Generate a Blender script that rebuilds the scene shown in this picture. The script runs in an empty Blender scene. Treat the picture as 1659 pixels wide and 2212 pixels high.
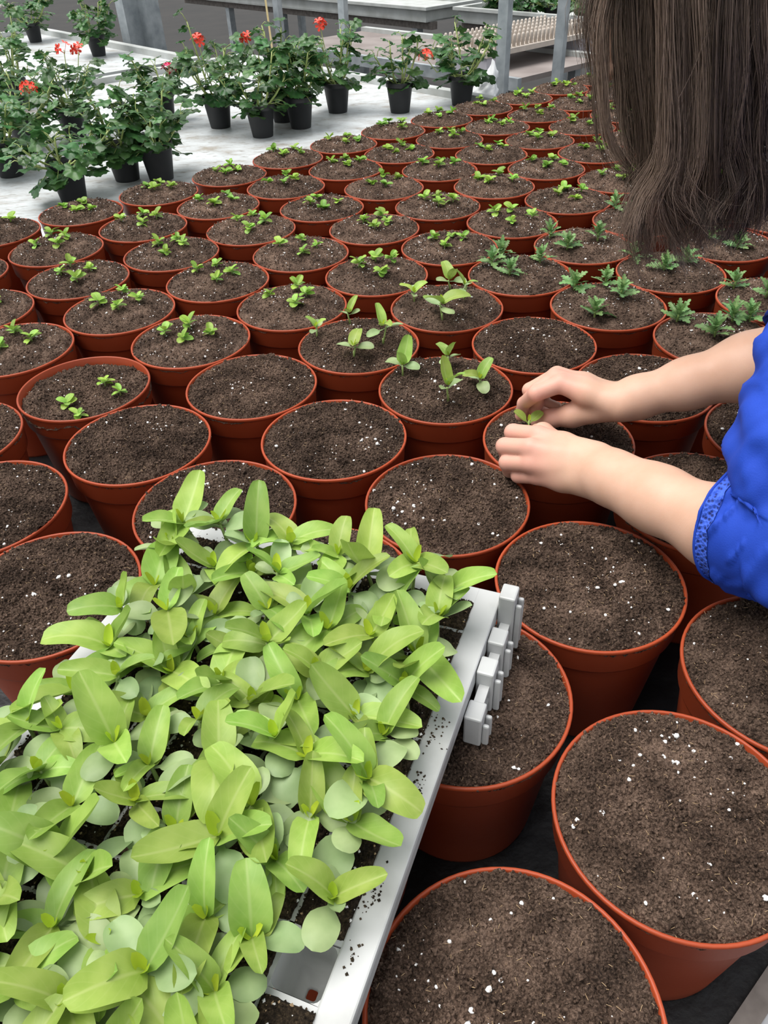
import bpy, math, random
import numpy as np
from mathutils import Vector, Matrix, noise, Euler

# ---------------------------------------------------------------- camera, world, lights, exposure
W, H = 1659, 2212
FPX, PITCH, ROLL, CAMH = 1653.65, 0.681143, -0.046636, 0.58745   # rim plane of the pots is z = 0
_f = np.array([0, math.cos(PITCH), -math.sin(PITCH)]); _r = np.array([1., 0, 0]); _u = np.cross(_r, _f)
CR = math.cos(ROLL) * _r + math.sin(ROLL) * _u
CU = -math.sin(ROLL) * _r + math.cos(ROLL) * _u
CF = _f
scene = bpy.context.scene
COL = scene.collection
cam_data = bpy.data.cameras.new('camera')
cam_data.sensor_fit = 'VERTICAL'; cam_data.sensor_height = 24.0
cam_data.lens = FPX * 24.0 / H
cam_data.clip_start = 0.01; cam_data.clip_end = 100
cam = bpy.data.objects.new('camera', cam_data); COL.objects.link(cam)
cam.matrix_world = Matrix(((CR[0], CU[0], -CF[0], 0), (CR[1], CU[1], -CF[1], 0), (CR[2], CU[2], -CF[2], CAMH), (0, 0, 0, 1)))
scene.camera = cam

world = bpy.data.worlds.new('overcast'); scene.world = world
world.use_nodes = True
bg = world.node_tree.nodes['Background']
bg.inputs[0].default_value = (0.93, 0.97, 1.0, 1); bg.inputs[1].default_value = 0.6

sun_d = bpy.data.lights.new('sun', 'SUN'); sun_d.energy = 3.4; sun_d.angle = math.radians(50); sun_d.color = (1.0, 0.975, 0.94)
sun = bpy.data.objects.new('sun', sun_d); COL.objects.link(sun)
sun.rotation_euler = Vector((-0.36, 0.06, 1)).normalized().to_track_quat('Z', 'Y').to_euler()

vs = scene.view_settings
vs.view_transform = 'Standard'; vs.look = 'None'; vs.exposure = 0.55; vs.gamma = 1.0; vs.use_curve_mapping = False

# ---------------------------------------------------------------- helpers
rnd = random.Random(7)
def _dir(px, py):
    return CF + (px - W / 2) / FPX * CR - (py - H / 2) / FPX * CU
def at(px, py, z):                       # point on a horizontal plane
    d = _dir(px, py); t = (z - CAMH) / d[2]
    return Vector((d[0] * t, d[1] * t, z))
def atd(px, py, dep):                    # point at a distance along the view axis
    d = _dir(px, py) * dep
    return Vector((d[0], d[1], CAMH + d[2]))
BA = math.radians(40)
BU = Vector((math.cos(BA), math.sin(BA), 0)); BV = Vector((-math.sin(BA), math.cos(BA), 0))
def uv(u, v, z=0.0):
    p = BU * u + BV * v; return Vector((p.x, p.y, z))

class MB:
    def __init__(s): s.v = []; s.f = []; s.m = []; s.uv = None
    def add(s, verts, faces, mat=0):
        o = len(s.v); s.v.extend([tuple(p) for p in verts])
        s.f.extend([tuple(i + o for i in f) for f in faces]); s.m.extend([mat] * len(faces))
    def box(s, c, size, rot=None, mat=0):
        hx, hy, hz = (k / 2 for k in size); R = rot or Matrix.Identity(3); c = Vector(c)
        vs_ = [c + R @ Vector((x, y, z)) for z in (-hz, hz) for y in (-hy, hy) for x in (-hx, hx)]
        s.add(vs_, [(0, 2, 3, 1), (4, 5, 7, 6), (0, 1, 5, 4), (2, 6, 7, 3), (0, 4, 6, 2), (1, 3, 7, 5)], mat)
    def tube(s, pts, rads, n=6, mat=0, cap=True):
        pts = [Vector(p) for p in pts]; rings = []
        ref = Vector((0.13, 0.27, 0.95))
        for i, p in enumerate(pts):
            t = (pts[min(i + 1, len(pts) - 1)] - pts[max(i - 1, 0)])
            t = t.normalized() if t.length > 1e-9 else Vector((0, 0, 1))
            a = t.cross(ref)
            if a.length < 1e-3: a = t.cross(Vector((1, 0, 0)))
            a.normalize(); b = t.cross(a)
            r = rads[i] if hasattr(rads, '__len__') else rads
            rings.append([p + (a * math.cos(2 * math.pi * k / n) + b * math.sin(2 * math.pi * k / n)) * r for k in range(n)])
        vv = [q for rg in rings for q in rg]; ff = []
        for i in range(len(pts) - 1):
            for k in range(n):
                ff.append((i * n + k, i * n + (k + 1) % n, (i + 1) * n + (k + 1) % n, (i + 1) * n + k))
        if cap:
            ff.append(tuple(range(n))[::-1]); ff.append(tuple((len(pts) - 1) * n + k for k in range(n)))
        s.add(vv, ff, mat)
    def lathe(s, prof, n=48, c=(0, 0, 0), mat=0):
        c = Vector(c); vv = []; ff = []
        for r, z in prof:
            for k in range(n):
                a = 2 * math.pi * k / n; vv.append(c + Vector((r * math.cos(a), r * math.sin(a), z)))
        for i in range(len(prof) - 1):
            for k in range(n):
                ff.append((i * n + k, i * n + (k + 1) % n, (i + 1) * n + (k + 1) % n, (i + 1) * n + k))
        s.add(vv, ff, mat)
    def mesh(s, name, mats, smooth=True):
        me = bpy.data.meshes.new(name); me.from_pydata(s.v, [], s.f); 
        for m in (mats if isinstance(mats, (list, tuple)) else [mats]): me.materials.append(m)
        if any(s.m): me.polygons.foreach_set('material_index', s.m)
        if smooth: me.polygons.foreach_set('use_smooth', [True] * len(me.polygons))
        me.update(); return me

def link(name, data, parent=None, mat=None):
    o = bpy.data.objects.new(name, data); COL.objects.link(o)
    if parent is not None: o.parent = parent
    if mat is not None: o.matrix_local = mat
    return o
def thing(name, label, cat, loc=(0, 0, 0), rz=0.0, group=None, data=None):
    o = link(name, data); o.location = loc; o.rotation_euler = (0, 0, rz)
    o['label'] = label; o['category'] = cat
    if group: o['group'] = group
    return o
def struct(name, me):
    o = link(name, me); o['kind'] = 'structure'; return o

# ---------------------------------------------------------------- materials
def new_mat(name):
    m = bpy.data.materials.new(name); m.use_nodes = True
    nt = m.node_tree; b = nt.nodes['Principled BSDF']
    return m, nt, b
def N(nt, t, **kw):
    n = nt.nodes.new(t)
    for k, v in kw.items(): setattr(n, k, v)
    return n
def ramp(nt, fac, stops):
    r = N(nt, 'ShaderNodeValToRGB'); el = r.color_ramp.elements
    el[0].position, el[0].color = stops[0][0], (*stops[0][1], 1)
    el[1].position, el[1].color = stops[-1][0], (*stops[-1][1], 1)
    for p, c in stops[1:-1]:
        e = el.new(p); e.color = (*c, 1)
    nt.links.new(fac, r.inputs[0]); return r
def noise_mat(name, stops, scale=20, rough=0.6, detail=6, bump=0.0, bscale=None, coord='Object', bdist=0.002, spec=0.5, metal=0.0, randv=0.0):
    m, nt, b = new_mat(name)
    tc = N(nt, 'ShaderNodeTexCoord'); nz = N(nt, 'ShaderNodeTexNoise'); nz.inputs['Scale'].default_value = scale; nz.inputs['Detail'].default_value = detail
    nt.links.new(tc.outputs[coord], nz.inputs['Vector'])
    r = ramp(nt, nz.outputs['Fac'], stops); col = r.outputs[0]
    if randv:
        oi = N(nt, 'ShaderNodeObjectInfo'); mr = N(nt, 'ShaderNodeMapRange'); mr.inputs[3].default_value = 1 - randv; mr.inputs[4].default_value = 1 + randv
        nt.links.new(oi.outputs['Random'], mr.inputs[0])
        hs = N(nt, 'ShaderNodeHueSaturation'); nt.links.new(mr.outputs[0], hs.inputs['Value']); nt.links.new(col, hs.inputs['Color']); col = hs.outputs[0]
    nt.links.new(col, b.inputs['Base Color'])
    b.inputs['Roughness'].default_value = rough; b.inputs['Specular IOR Level'].default_value = spec; b.inputs['Metallic'].default_value = metal
    if bump:
        n2 = N(nt, 'ShaderNodeTexNoise'); n2.inputs['Scale'].default_value = bscale or scale * 3; n2.inputs['Detail'].default_value = 8
        nt.links.new(tc.outputs[coord], n2.inputs['Vector'])
        bp = N(nt, 'ShaderNodeBump'); bp.inputs['Strength'].default_value = bump; bp.inputs['Distance'].default_value = bdist
        nt.links.new(n2.outputs['Fac'], bp.inputs['Height']); nt.links.new(bp.outputs[0], b.inputs['Normal'])
    return m
def leaf_mat(name, stops, vein, hue=0.02, val=0.25, trans=0.3, rough=0.45, scale=60, veins=True):
    m, nt, b = new_mat(name)
    tc = N(nt, 'ShaderNodeTexCoord'); nz = N(nt, 'ShaderNodeTexNoise'); nz.inputs['Scale'].default_value = scale; nz.inputs['Detail'].default_value = 4
    nt.links.new(tc.outputs['Object'], nz.inputs['Vector'])
    r = ramp(nt, nz.outputs['Fac'], stops); col = r.outputs[0]
    if veins:
        sx = N(nt, 'ShaderNodeSeparateXYZ'); nt.links.new(tc.outputs['UV'], sx.inputs[0])
        ab = N(nt, 'ShaderNodeMath', operation='SUBTRACT'); ab.inputs[1].default_value = 0.5; nt.links.new(sx.outputs[1], ab.inputs[0])
        aa = N(nt, 'ShaderNodeMath', operation='ABSOLUTE'); nt.links.new(ab.outputs[0], aa.inputs[0])
        # side veins: sine of (u*freq - |v|*k)
        m1 = N(nt, 'ShaderNodeMath', operation='MULTIPLY'); m1.inputs[1].default_value = 34; nt.links.new(sx.outputs[0], m1.inputs[0])
        m2 = N(nt, 'ShaderNodeMath', operation='MULTIPLY_ADD'); m2.inputs[1].default_value = -26; nt.links.new(aa.outputs[0], m2.inputs[0]); nt.links.new(m1.outputs[0], m2.inputs[2])
        sn = N(nt, 'ShaderNodeMath', operation='SINE'); nt.links.new(m2.outputs[0], sn.inputs[0])
        sv = N(nt, 'ShaderNodeMapRange'); sv.inputs[1].default_value = 0.8; sv.inputs[2].default_value = 1.0; sv.inputs[3].default_value = 0; sv.inputs[4].default_value = 0.18
        nt.links.new(sn.outputs[0], sv.inputs[0])
        mr = N(nt, 'ShaderNodeMapRange'); mr.inputs[1].default_value = 0.015; mr.inputs[2].default_value = 0.06; mr.inputs[3].default_value = 0.85; mr.inputs[4].default_value = 0.0
        nt.links.new(aa.outputs[0], mr.inputs[0])
        mx = N(nt, 'ShaderNodeMath', operation='MAXIMUM'); nt.links.new(mr.outputs[0], mx.inputs[0]); nt.links.new(sv.outputs[0], mx.inputs[1])
        mi = N(nt, 'ShaderNodeMixRGB'); nt.links.new(mx.outputs[0], mi.inputs[0]); nt.links.new(col, mi.inputs[1]); mi.inputs[2].default_value = (*vein, 1); col = mi.outputs[0]
    oi = N(nt, 'ShaderNodeObjectInfo')
    hs = N(nt, 'ShaderNodeHueSaturation'); nt.links.new(col, hs.inputs['Color'])
    mh = N(nt, 'ShaderNodeMapRange'); mh.inputs[3].default_value = 0.5 - hue; mh.inputs[4].default_value = 0.5 + hue; nt.links.new(oi.outputs['Random'], mh.inputs[0]); nt.links.new(mh.outputs[0], hs.inputs['Hue'])
    w = N(nt, 'ShaderNodeMath', operation='MULTIPLY'); w.inputs[1].default_value = 7.31; nt.links.new(oi.outputs['Random'], w.inputs[0])
    fr = N(nt, 'ShaderNodeMath', operation='FRACT'); nt.links.new(w.outputs[0], fr.inputs[0])
    mv = N(nt, 'ShaderNodeMapRange'); mv.inputs[3].default_value = 1 - val; mv.inputs[4].default_value = 1 + val; nt.links.new(fr.outputs[0], mv.inputs[0]); nt.links.new(mv.outputs[0], hs.inputs['Value'])
    nt.links.new(hs.outputs[0], b.inputs['Base Color']); b.inputs['Roughness'].default_value = rough; b.inputs['Specular IOR Level'].default_value = 0.35
    bp = N(nt, 'ShaderNodeBump'); bp.inputs['Strength'].default_value = 0.25; bp.inputs['Distance'].default_value = 0.0008; nt.links.new(nz.outputs['Fac'], bp.inputs['Height']); nt.links.new(bp.outputs[0], b.inputs['Normal'])
    tr = N(nt, 'ShaderNodeBsdfTranslucent'); nt.links.new(hs.outputs[0], tr.inputs[0])
    ms = N(nt, 'ShaderNodeMixShader'); ms.inputs[0].default_value = trans
    nt.links.new(b.outputs[0], ms.inputs[1]); nt.links.new(tr.outputs[0], ms.inputs[2])
    nt.links.new(ms.outputs[0], nt.nodes['Material Output'].inputs['Surface'])
    return m

M = {}
M['terracotta'] = noise_mat('terracotta plastic', [(0.3, (0.28, 0.044, 0.014)), (0.7, (0.345, 0.060, 0.021))], 9, 0.42, bump=0.05, bscale=200, randv=0.10, spec=0.3)
M['black_plastic'] = noise_mat('black plastic', [(0.3, (0.010, 0.011, 0.012)), (0.7, (0.020, 0.021, 0.023))], 12, 0.5, randv=0.2)
def soil_mat(name, lo, mid, hi):
    m, nt, b = new_mat(name)
    tc = N(nt, 'ShaderNodeTexCoord')
    n1 = N(nt, 'ShaderNodeTexNoise'); n1.inputs['Scale'].default_value = 28; n1.inputs['Detail'].default_value = 4
    n2 = N(nt, 'ShaderNodeTexNoise'); n2.inputs['Scale'].default_value = 420; n2.inputs['Detail'].default_value = 6; n2.inputs['Roughness'].default_value = 0.7
    nt.links.new(tc.outputs['Object'], n1.inputs['Vector']); nt.links.new(tc.outputs['Object'], n2.inputs['Vector'])
    ad = N(nt, 'ShaderNodeMath', operation='MULTIPLY_ADD'); ad.inputs[1].default_value = 0.35; nt.links.new(n1.outputs['Fac'], ad.inputs[0])
    sc = N(nt, 'ShaderNodeMath', operation='MULTIPLY'); sc.inputs[1].default_value = 0.65; nt.links.new(n2.outputs['Fac'], sc.inputs[0]); nt.links.new(sc.outputs[0], ad.inputs[2])
    r = ramp(nt, ad.outputs[0], [(0.39, lo), (0.5, mid), (0.62, hi)])  # low stop paints crevice shade in beside the soil's own tones
    oi = N(nt, 'ShaderNodeObjectInfo'); mr = N(nt, 'ShaderNodeMapRange'); mr.inputs[3].default_value = 0.85; mr.inputs[4].default_value = 1.15; nt.links.new(oi.outputs['Random'], mr.inputs[0])
    hs = N(nt, 'ShaderNodeHueSaturation'); nt.links.new(mr.outputs[0], hs.inputs['Value']); nt.links.new(r.outputs[0], hs.inputs['Color'])
    nt.links.new(hs.outputs[0], b.inputs['Base Color'])
    b.inputs['Roughness'].default_value = 0.95; b.inputs['Specular IOR Level'].default_value = 0.15
    bp = N(nt, 'ShaderNodeBump'); bp.inputs['Strength'].default_value = 1.0; bp.inputs['Distance'].default_value = 0.003
    nt.links.new(n2.outputs['Fac'], bp.inputs['Height']); nt.links.new(bp.outputs[0], b.inputs['Normal'])
    return m
M['soil'] = soil_mat('peat soil', (0.022, 0.014, 0.010), (0.096, 0.062, 0.045), (0.23, 0.155, 0.115))
M['plug'] = soil_mat('dark plug soil', (0.012, 0.009, 0.006), (0.040, 0.028, 0.018), (0.12, 0.085, 0.05))
M['perlite'] = noise_mat('perlite', [(0.3, (0.68, 0.66, 0.64)), (0.7, (0.88, 0.87, 0.85))], 300, 0.8)
M['straw'] = noise_mat('straw fibre', [(0.3, (0.30, 0.19, 0.10)), (0.7, (0.48, 0.34, 0.20))], 300, 0.8)
M['leaf'] = leaf_mat('zinnia leaf', [(0.3, (0.225, 0.365, 0.055)), (0.7, (0.33, 0.46, 0.10))], (0.37, 0.48, 0.14), 0.016, 0.22, 0.28)
M['cotyledon'] = leaf_mat('zinnia cotyledon', [(0.3, (0.25, 0.355, 0.145)), (0.7, (0.35, 0.45, 0.21))], (0.42, 0.55, 0.22), 0.014, 0.2, 0.25, veins=False)
M['bud'] = leaf_mat('bud leaf', [(0.3, (0.40, 0.52, 0.04)), (0.7, (0.48, 0.60, 0.06))], (0.5, 0.6, 0.1), 0.01, 0.15, 0.3, veins=False)
M['stem'] = noise_mat('seedling stem', [(0.3, (0.25, 0.36, 0.10)), (0.7, (0.36, 0.46, 0.15))], 60, 0.5)
M['sprout'] = leaf_mat('sprout leaf', [(0.3, (0.18, 0.35, 0.04)), (0.7, (0.33, 0.52, 0.085))], (0.36, 0.5, 0.14), 0.018, 0.25, 0.3, scale=160)
M['serrate'] = leaf_mat('serrated leaf', [(0.3, (0.09, 0.21, 0.06)), (0.7, (0.20, 0.34, 0.12))], (0.28, 0.40, 0.16), 0.02, 0.3, 0.25, scale=120)
M['geranium'] = leaf_mat('geranium leaf', [(0.3, (0.030, 0.090, 0.028)), (0.7, (0.070, 0.165, 0.045))], (0.12, 0.22, 0.07), 0.02, 0.35, 0.2, rough=0.35, scale=40, veins=False)
M['geranium_stem'] = noise_mat('geranium stem', [(0.3, (0.25, 0.34, 0.09)), (0.7, (0.38, 0.44, 0.16))], 40, 0.5)
M['red_petal'] = noise_mat('red petal', [(0.3, (0.75, 0.03, 0.012)), (0.7, (0.88, 0.07, 0.03))], 80, 0.5)
M['pink_petal'] = noise_mat('pink petal', [(0.3, (0.75, 0.02, 0.10)), (0.7, (0.85, 0.05, 0.18))], 80, 0.5)
M['white_petal'] = noise_mat('pale petal', [(0.3, (0.80, 0.66, 0.66)), (0.7, (0.88, 0.80, 0.80))], 80, 0.5)
M['tray'] = noise_mat('white tray plastic', [(0.25, (0.28, 0.28, 0.27)), (0.5, (0.44, 0.445, 0.44)), (0.8, (0.50, 0.505, 0.505))], 14, 0.4, bump=0.05, bscale=90)
M['metal'] = noise_mat('galvanised steel', [(0.3, (0.26, 0.29, 0.31)), (0.7, (0.42, 0.45, 0.47))], 16, 0.45, metal=0.25)
M['alu'] = noise_mat('bench aluminium', [(0.3, (0.30, 0.30, 0.31)), (0.7, (0.46, 0.46, 0.47))], 22, 0.5, metal=0.3)
M['rail_dirty'] = noise_mat('dusty rail', [(0.3, (0.10, 0.085, 0.075)), (0.7, (0.19, 0.165, 0.15))], 40, 0.8)
M['white_rail'] = noise_mat('white painted rail', [(0.25, (0.34, 0.35, 0.33)), (0.7, (0.50, 0.52, 0.51))], 9, 0.5)
M['black_film'] = noise_mat('black film', [(0.3, (0.004, 0.004, 0.0045)), (0.72, (0.009, 0.009, 0.010)), (0.8, (0.04, 0.037, 0.034))], 45, 0.45, bump=0.7, bscale=24, bdist=0.006, spec=0.35)
M['skin'] = None
M['grey_board'] = noise_mat('weathered table top', [(0.3, (0.17, 0.14, 0.13)), (0.7, (0.27, 0.235, 0.22))], 5, 0.8)
M['floor'] = noise_mat('shade-darkened concrete floor', [(0.3, (0.007, 0.006, 0.0055)), (0.7, (0.018, 0.015, 0.013))], 2.2, 0.8)  # concrete darkened in colour to stand in for shade from the benches
M['wood'] = noise_mat('pale wood stake', [(0.3, (0.55, 0.42, 0.20)), (0.7, (0.66, 0.53, 0.28))], 30, 0.7)
M['lilac'] = noise_mat('lilac grey plastic', [(0.3, (0.42, 0.40, 0.44)), (0.7, (0.52, 0.50, 0.54))], 12, 0.6)
M['peg'] = noise_mat('beige peg', [(0.3, (0.42, 0.37, 0.32)), (0.7, (0.52, 0.46, 0.41))], 30, 0.6)
def bench_white():
    m, nt, b = new_mat('white bench liner')
    tc = N(nt, 'ShaderNodeTexCoord')
    n1 = N(nt, 'ShaderNodeTexNoise'); n1.inputs['Scale'].default_value = 5; n1.inputs['Detail'].default_value = 8; n1.inputs['Roughness'].default_value = 0.75
    n2 = N(nt, 'ShaderNodeTexNoise'); n2.inputs['Scale'].default_value = 30; n2.inputs['Detail'].default_value = 6
    mp = N(nt, 'ShaderNodeMapping'); mp.inputs['Rotation'].default_value = (0, 0, 0.9); mp.inputs['Scale'].default_value = (1, 2.2, 1)
    nt.links.new(tc.outputs['Object'], mp.inputs[0]); nt.links.new(mp.outputs[0], n1.inputs['Vector']); nt.links.new(mp.outputs[0], n2.inputs['Vector'])
    r1 = ramp(nt, n1.outputs['Fac'], [(0.36, (0.30, 0.27, 0.23)), (0.45, (0.44, 0.45, 0.45)), (0.6, (0.56, 0.59, 0.605))])
    r2 = ramp(nt, n2.outputs['Fac'], [(0.30, (0.45, 0.40, 0.35)), (0.42, (1, 1, 1)), (0.8, (1, 1, 1))])
    mi = N(nt, 'ShaderNodeMixRGB', blend_type='MULTIPLY'); mi.inputs[0].default_value = 0.7
    nt.links.new(r1.outputs[0], mi.inputs[1]); nt.links.new(r2.outputs[0], mi.inputs[2]); nt.links.new(mi.outputs[0], b.inputs['Base Color'])
    b.inputs['Roughness'].default_value = 0.4
    bp = N(nt, 'ShaderNodeBump'); bp.inputs['Strength'].default_value = 0.4; bp.inputs['Distance'].default_value = 0.004
    nt.links.new(n2.outputs['Fac'], bp.inputs['Height']); nt.links.new(bp.outputs[0], b.inputs['Normal'])
    return m
M['bench_white'] = bench_white()

ZB = -0.175        # bench surface under the pots
ZF = -0.95         # greenhouse floor
RB = Matrix.Rotation(BA, 3, 'Z')

# ---------------------------------------------------------------- structure: floor
mb = MB(); mb.box((0, 6, ZF - 0.05), (40, 40, 0.1)); struct('floor', mb.mesh('floor', M['floor'], False))

# ---------------------------------------------------------------- benches
def ubox(mb, u0, u1, v0, v1, z0, z1, mat=0):
    c = uv((u0 + u1) / 2, (v0 + v1) / 2, (z0 + z1) / 2); mb.box(c, (u1 - u0, v1 - v0, z1 - z0), RB, mat)
def bench(name, label, u0, u1, v0, v1, z, surf, rail, rh=0.03, rw=0.05, legs=True):
    t = thing(name, label, 'bench', uv((u0 + u1) / 2, (v0 + v1) / 2, ZF))
    inv = Matrix.Translation(-t.location)
    def part(nm, mb_, m):
        me = mb_.mesh(nm, m, False); me.transform(inv); return link(nm, me, t)
    a = MB(); ubox(a, u0, u1, v0, v1, z - 0.02, z); part('bench_surface', a, surf)
    for (a0, a1, b0, b1) in ((u0 - rw, u1 + rw, v0 - rw, v0), (u0 - rw, u1 + rw, v1, v1 + rw), (u0 - rw, u0, v0, v1), (u1, u1 + rw, v0, v1)):
        a = MB(); ubox(a, a0, a1, b0, b1, z - 0.06, z + rh); part('bench_rail', a, rail)
    if legs:
        for uu in (u0 + 0.25, (u0 + u1) / 2, u1 - 0.25):
            for vv in (v0 + 0.2, v1 - 0.2):
                a = MB(); ubox(a, uu - 0.03, uu + 0.03, vv - 0.03, vv + 0.03, ZF, z - 0.02); part('leg', a, M['metal'])
    return t
pb = bench('growing_bench', 'bench lined with black film under the rows of terracotta pots', -0.7, 2.90, -0.004, 2.10, ZB, M['black_film'], M['alu'], 0.012, 0.045)
a = MB(); ubox(a, -0.72, 2.92, -0.022, -0.004, ZB - 0.01, ZB + 0.018); me = a.mesh('edge_strip', M['rail_dirty'], False); me.transform(Matrix.Translation(-pb.location)); link('edge_strip', me, pb)
bench('display_bench', 'white bench carrying potted geraniums beside the terracotta pots', -1.2, 2.86, 2.25, 4.55, ZB, M['bench_white'], M['white_rail'], 0.03, 0.05)
bench('display_bench', 'second white bench farther back with one geranium standing alone', -0.5, 2.60, 4.70, 7.0, ZB, M['bench_white'], M['white_rail'], 0.035, 0.05)

# ---------------------------------------------------------------- leaf meshes
def leaf_mesh(name, L, Wd, prof, bend, cup, mat, nl=10, nw=4, wav=0.0, seed=0, fold=0.0):
    """leaf along +X from the origin, top side +Z; prof(t) half-width factor; bend radians of total curl downward"""
    rr = random.Random(seed); ph = rr.random() * 6
    vv = []; uvs = []
    x = z = 0.0; ang = bend * 0.25; tp = 0.0
    for i in range(nl + 1):
        t = i / nl if nl > 14 else math.sin(i / nl * math.pi / 2) * 0.6 + 0.4 * i / nl
        if i:
            ang = bend * 0.25 - bend * t; x += L * (t - tp) * math.cos(ang); z += L * (t - tp) * math.sin(ang)
        tp = t
        hw = Wd / 2 * prof(t)
        for j in range(2 * nw + 1):
            s = (j - nw) / nw
            dz = cup * hw * (abs(s) ** 1.6) + fold * hw * abs(s) + wav * math.sin(9 * t + ph + 2 * s) * abs(s) * hw
            vv.append((x - math.sin(ang) * dz, s * hw, z + math.cos(ang) * dz)); uvs.append((t, 0.5 + s * 0.5))
    ff = []
    k = 2 * nw + 1
    for i in range(nl):
        for j in range(2 * nw): ff.append((i * k + j, (i + 1) * k + j, (i + 1) * k + j + 1, i * k + j + 1))
    me = bpy.data.meshes.new(name); me.from_pydata(vv, [], ff); me.materials.append(mat)
    ul = me.uv_layers.new(name='UVMap')
    li = np.zeros(len(me.loops), dtype=np.int32); me.loops.foreach_get('vertex_index', li)
    ul.data.foreach_set('uv', np.array(uvs, dtype=np.float32)[li].ravel())
    me.polygons.foreach_set('use_smooth', [True] * len(me.polygons)); me.update()
    return me
def P_ovate(t):      # sessile true leaf
    return max(0.02, 0.26 * (1 - t) ** 3 + math.sqrt(max(0.0, 1 - abs(2 * t ** 0.82 - 1.0) ** 2.2)) ** (0.75 + 0.9 * (1 - t)))
def P_spoon(t):      # cotyledon with a narrow stalk
    if t < 0.28: return 0.14 + 0.1 * (t / 0.28) ** 2
    q = (t - 0.28) / 0.72
    return max(0.04, 0.24 * (1 - q) ** 3 + math.sqrt(max(0, 1 - (2 * q - 1.0) ** 2)) ** 0.9)
def P_round(t): return max(0.05, math.sqrt(max(0, 1 - (2 * t - 1.0) ** 2)))
def P_serr(t):
    base = 0.16 + 0.84 * math.sin(math.pi * min(1, (t * 0.93 + 0.05))) ** 0.9
    saw = (t * 5.0) % 1.0
    return max(0.03, base * (0.42 + 0.62 * saw) * (1 if t < 0.97 else 0.2))
LEAF = [leaf_mesh('leaf', 0.043, w, P_ovate, b, c, M['leaf'], 12, 4, wav=0.07, seed=i) for i, (w, b, c) in enumerate([(0.0195, 0.6, 0.40), (0.0215, 1.0, 0.25), (0.0175, 0.3, 0.55), (0.0225, 1.3, 0.3), (0.016, 0.8, 0.45), (0.0205, -0.3, 0.4)])]
COTY = [leaf_mesh('leaf', 0.034, w, P_spoon, b, c, M['cotyledon'], 13, 4, wav=0.05, seed=i) for i, (w, b, c) in enumerate([(0.0195, 0.4, 0.30), (0.021, 0.8, -0.2), (0.0175, 0.1, 0.4), (0.020, 1.1, 0.2)])]
BUD = [leaf_mesh('leaf', 0.014, 0.006, P_ovate, -0.5, 0.5, M['bud'], 5, 2, seed=i) for i in range(2)]
SPR = [leaf_mesh('leaf', 0.0125, w, P_round, b, c, M['sprout'], 6, 2, seed=i) for i, (w, b, c) in enumerate([(0.009, 0.6, 0.3), (0.010, 1.0, 0.1), (0.008, 0.1, 0.5)])]
SERR = [leaf_mesh('leaf', 0.034, w, P_serr, b, 0.2, M['serrate'], 20, 2, wav=0.1, seed=i) for i, (w, b) in enumerate([(0.020, 0.6), (0.018, 0.2), (0.022, 1.0)])]

def LM(p, az, el, sc=1.0, roll=0.0):
    return Matrix.Translation(p) @ Matrix.Rotation(az, 4, 'Z') @ Matrix.Rotation(-el, 4, 'Y') @ Matrix.Rotation(roll, 4, 'X') @ Matrix.Scale(sc, 4)
_stems = {}
def stem_mesh(h, r, lean, mat, name='stem'):
    key = (round(h, 3), round(r, 4), round(lean, 3), mat.name)
    if key not in _stems:
        b = MB(); b.tube([(0, 0, -0.004), (lean * 0.3, 0, h * 0.5), (lean, 0, h)], [r * 1.15, r, r * 0.9], 6); _stems[key] = b.mesh(name, mat)
    return _stems[key]

def zinnia(root, R, size=1.0, cot=True, up=0.7):
    """parts of one zinnia seedling under root (root origin on the soil)"""
    h = R.choice([0.020, 0.026, 0.032]) * size ** 0.5
    st = link('stem', stem_mesh(h, 0.0015, 0.0, M['stem']), root, Matrix.Rotation(R.uniform(-0.2, 0.2), 4, 'X') @ Matrix.Rotation(R.uniform(-0.2, 0.2), 4, 'Y'))
    top = st.matrix_local @ Vector((0, 0, h))
    az = R.uniform(0, 6.28)
    if cot:
        for k in (0, 1):
            link('leaf', R.choice(COTY), root, LM(top * 0.8, az + k * math.pi + R.uniform(-.3, .3), R.uniform(-0.15, 0.5), size * R.uniform(0.85, 1.15), R.uniform(-.4, .4)))
    for k in (0, 1):
        link('leaf', R.choice(LEAF), root, LM(top, az + math.pi / 2 + k * math.pi + R.uniform(-.3, .3), up + R.uniform(-0.35, 0.45), size * R.uniform(0.8, 1.15), R.uniform(-.3, .3)))
    for k in (0, 1):
        link('leaf', BUD[k], root, LM(top, az + k * math.pi, 1.0, size * R.uniform(0.8, 1.1)))

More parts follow.
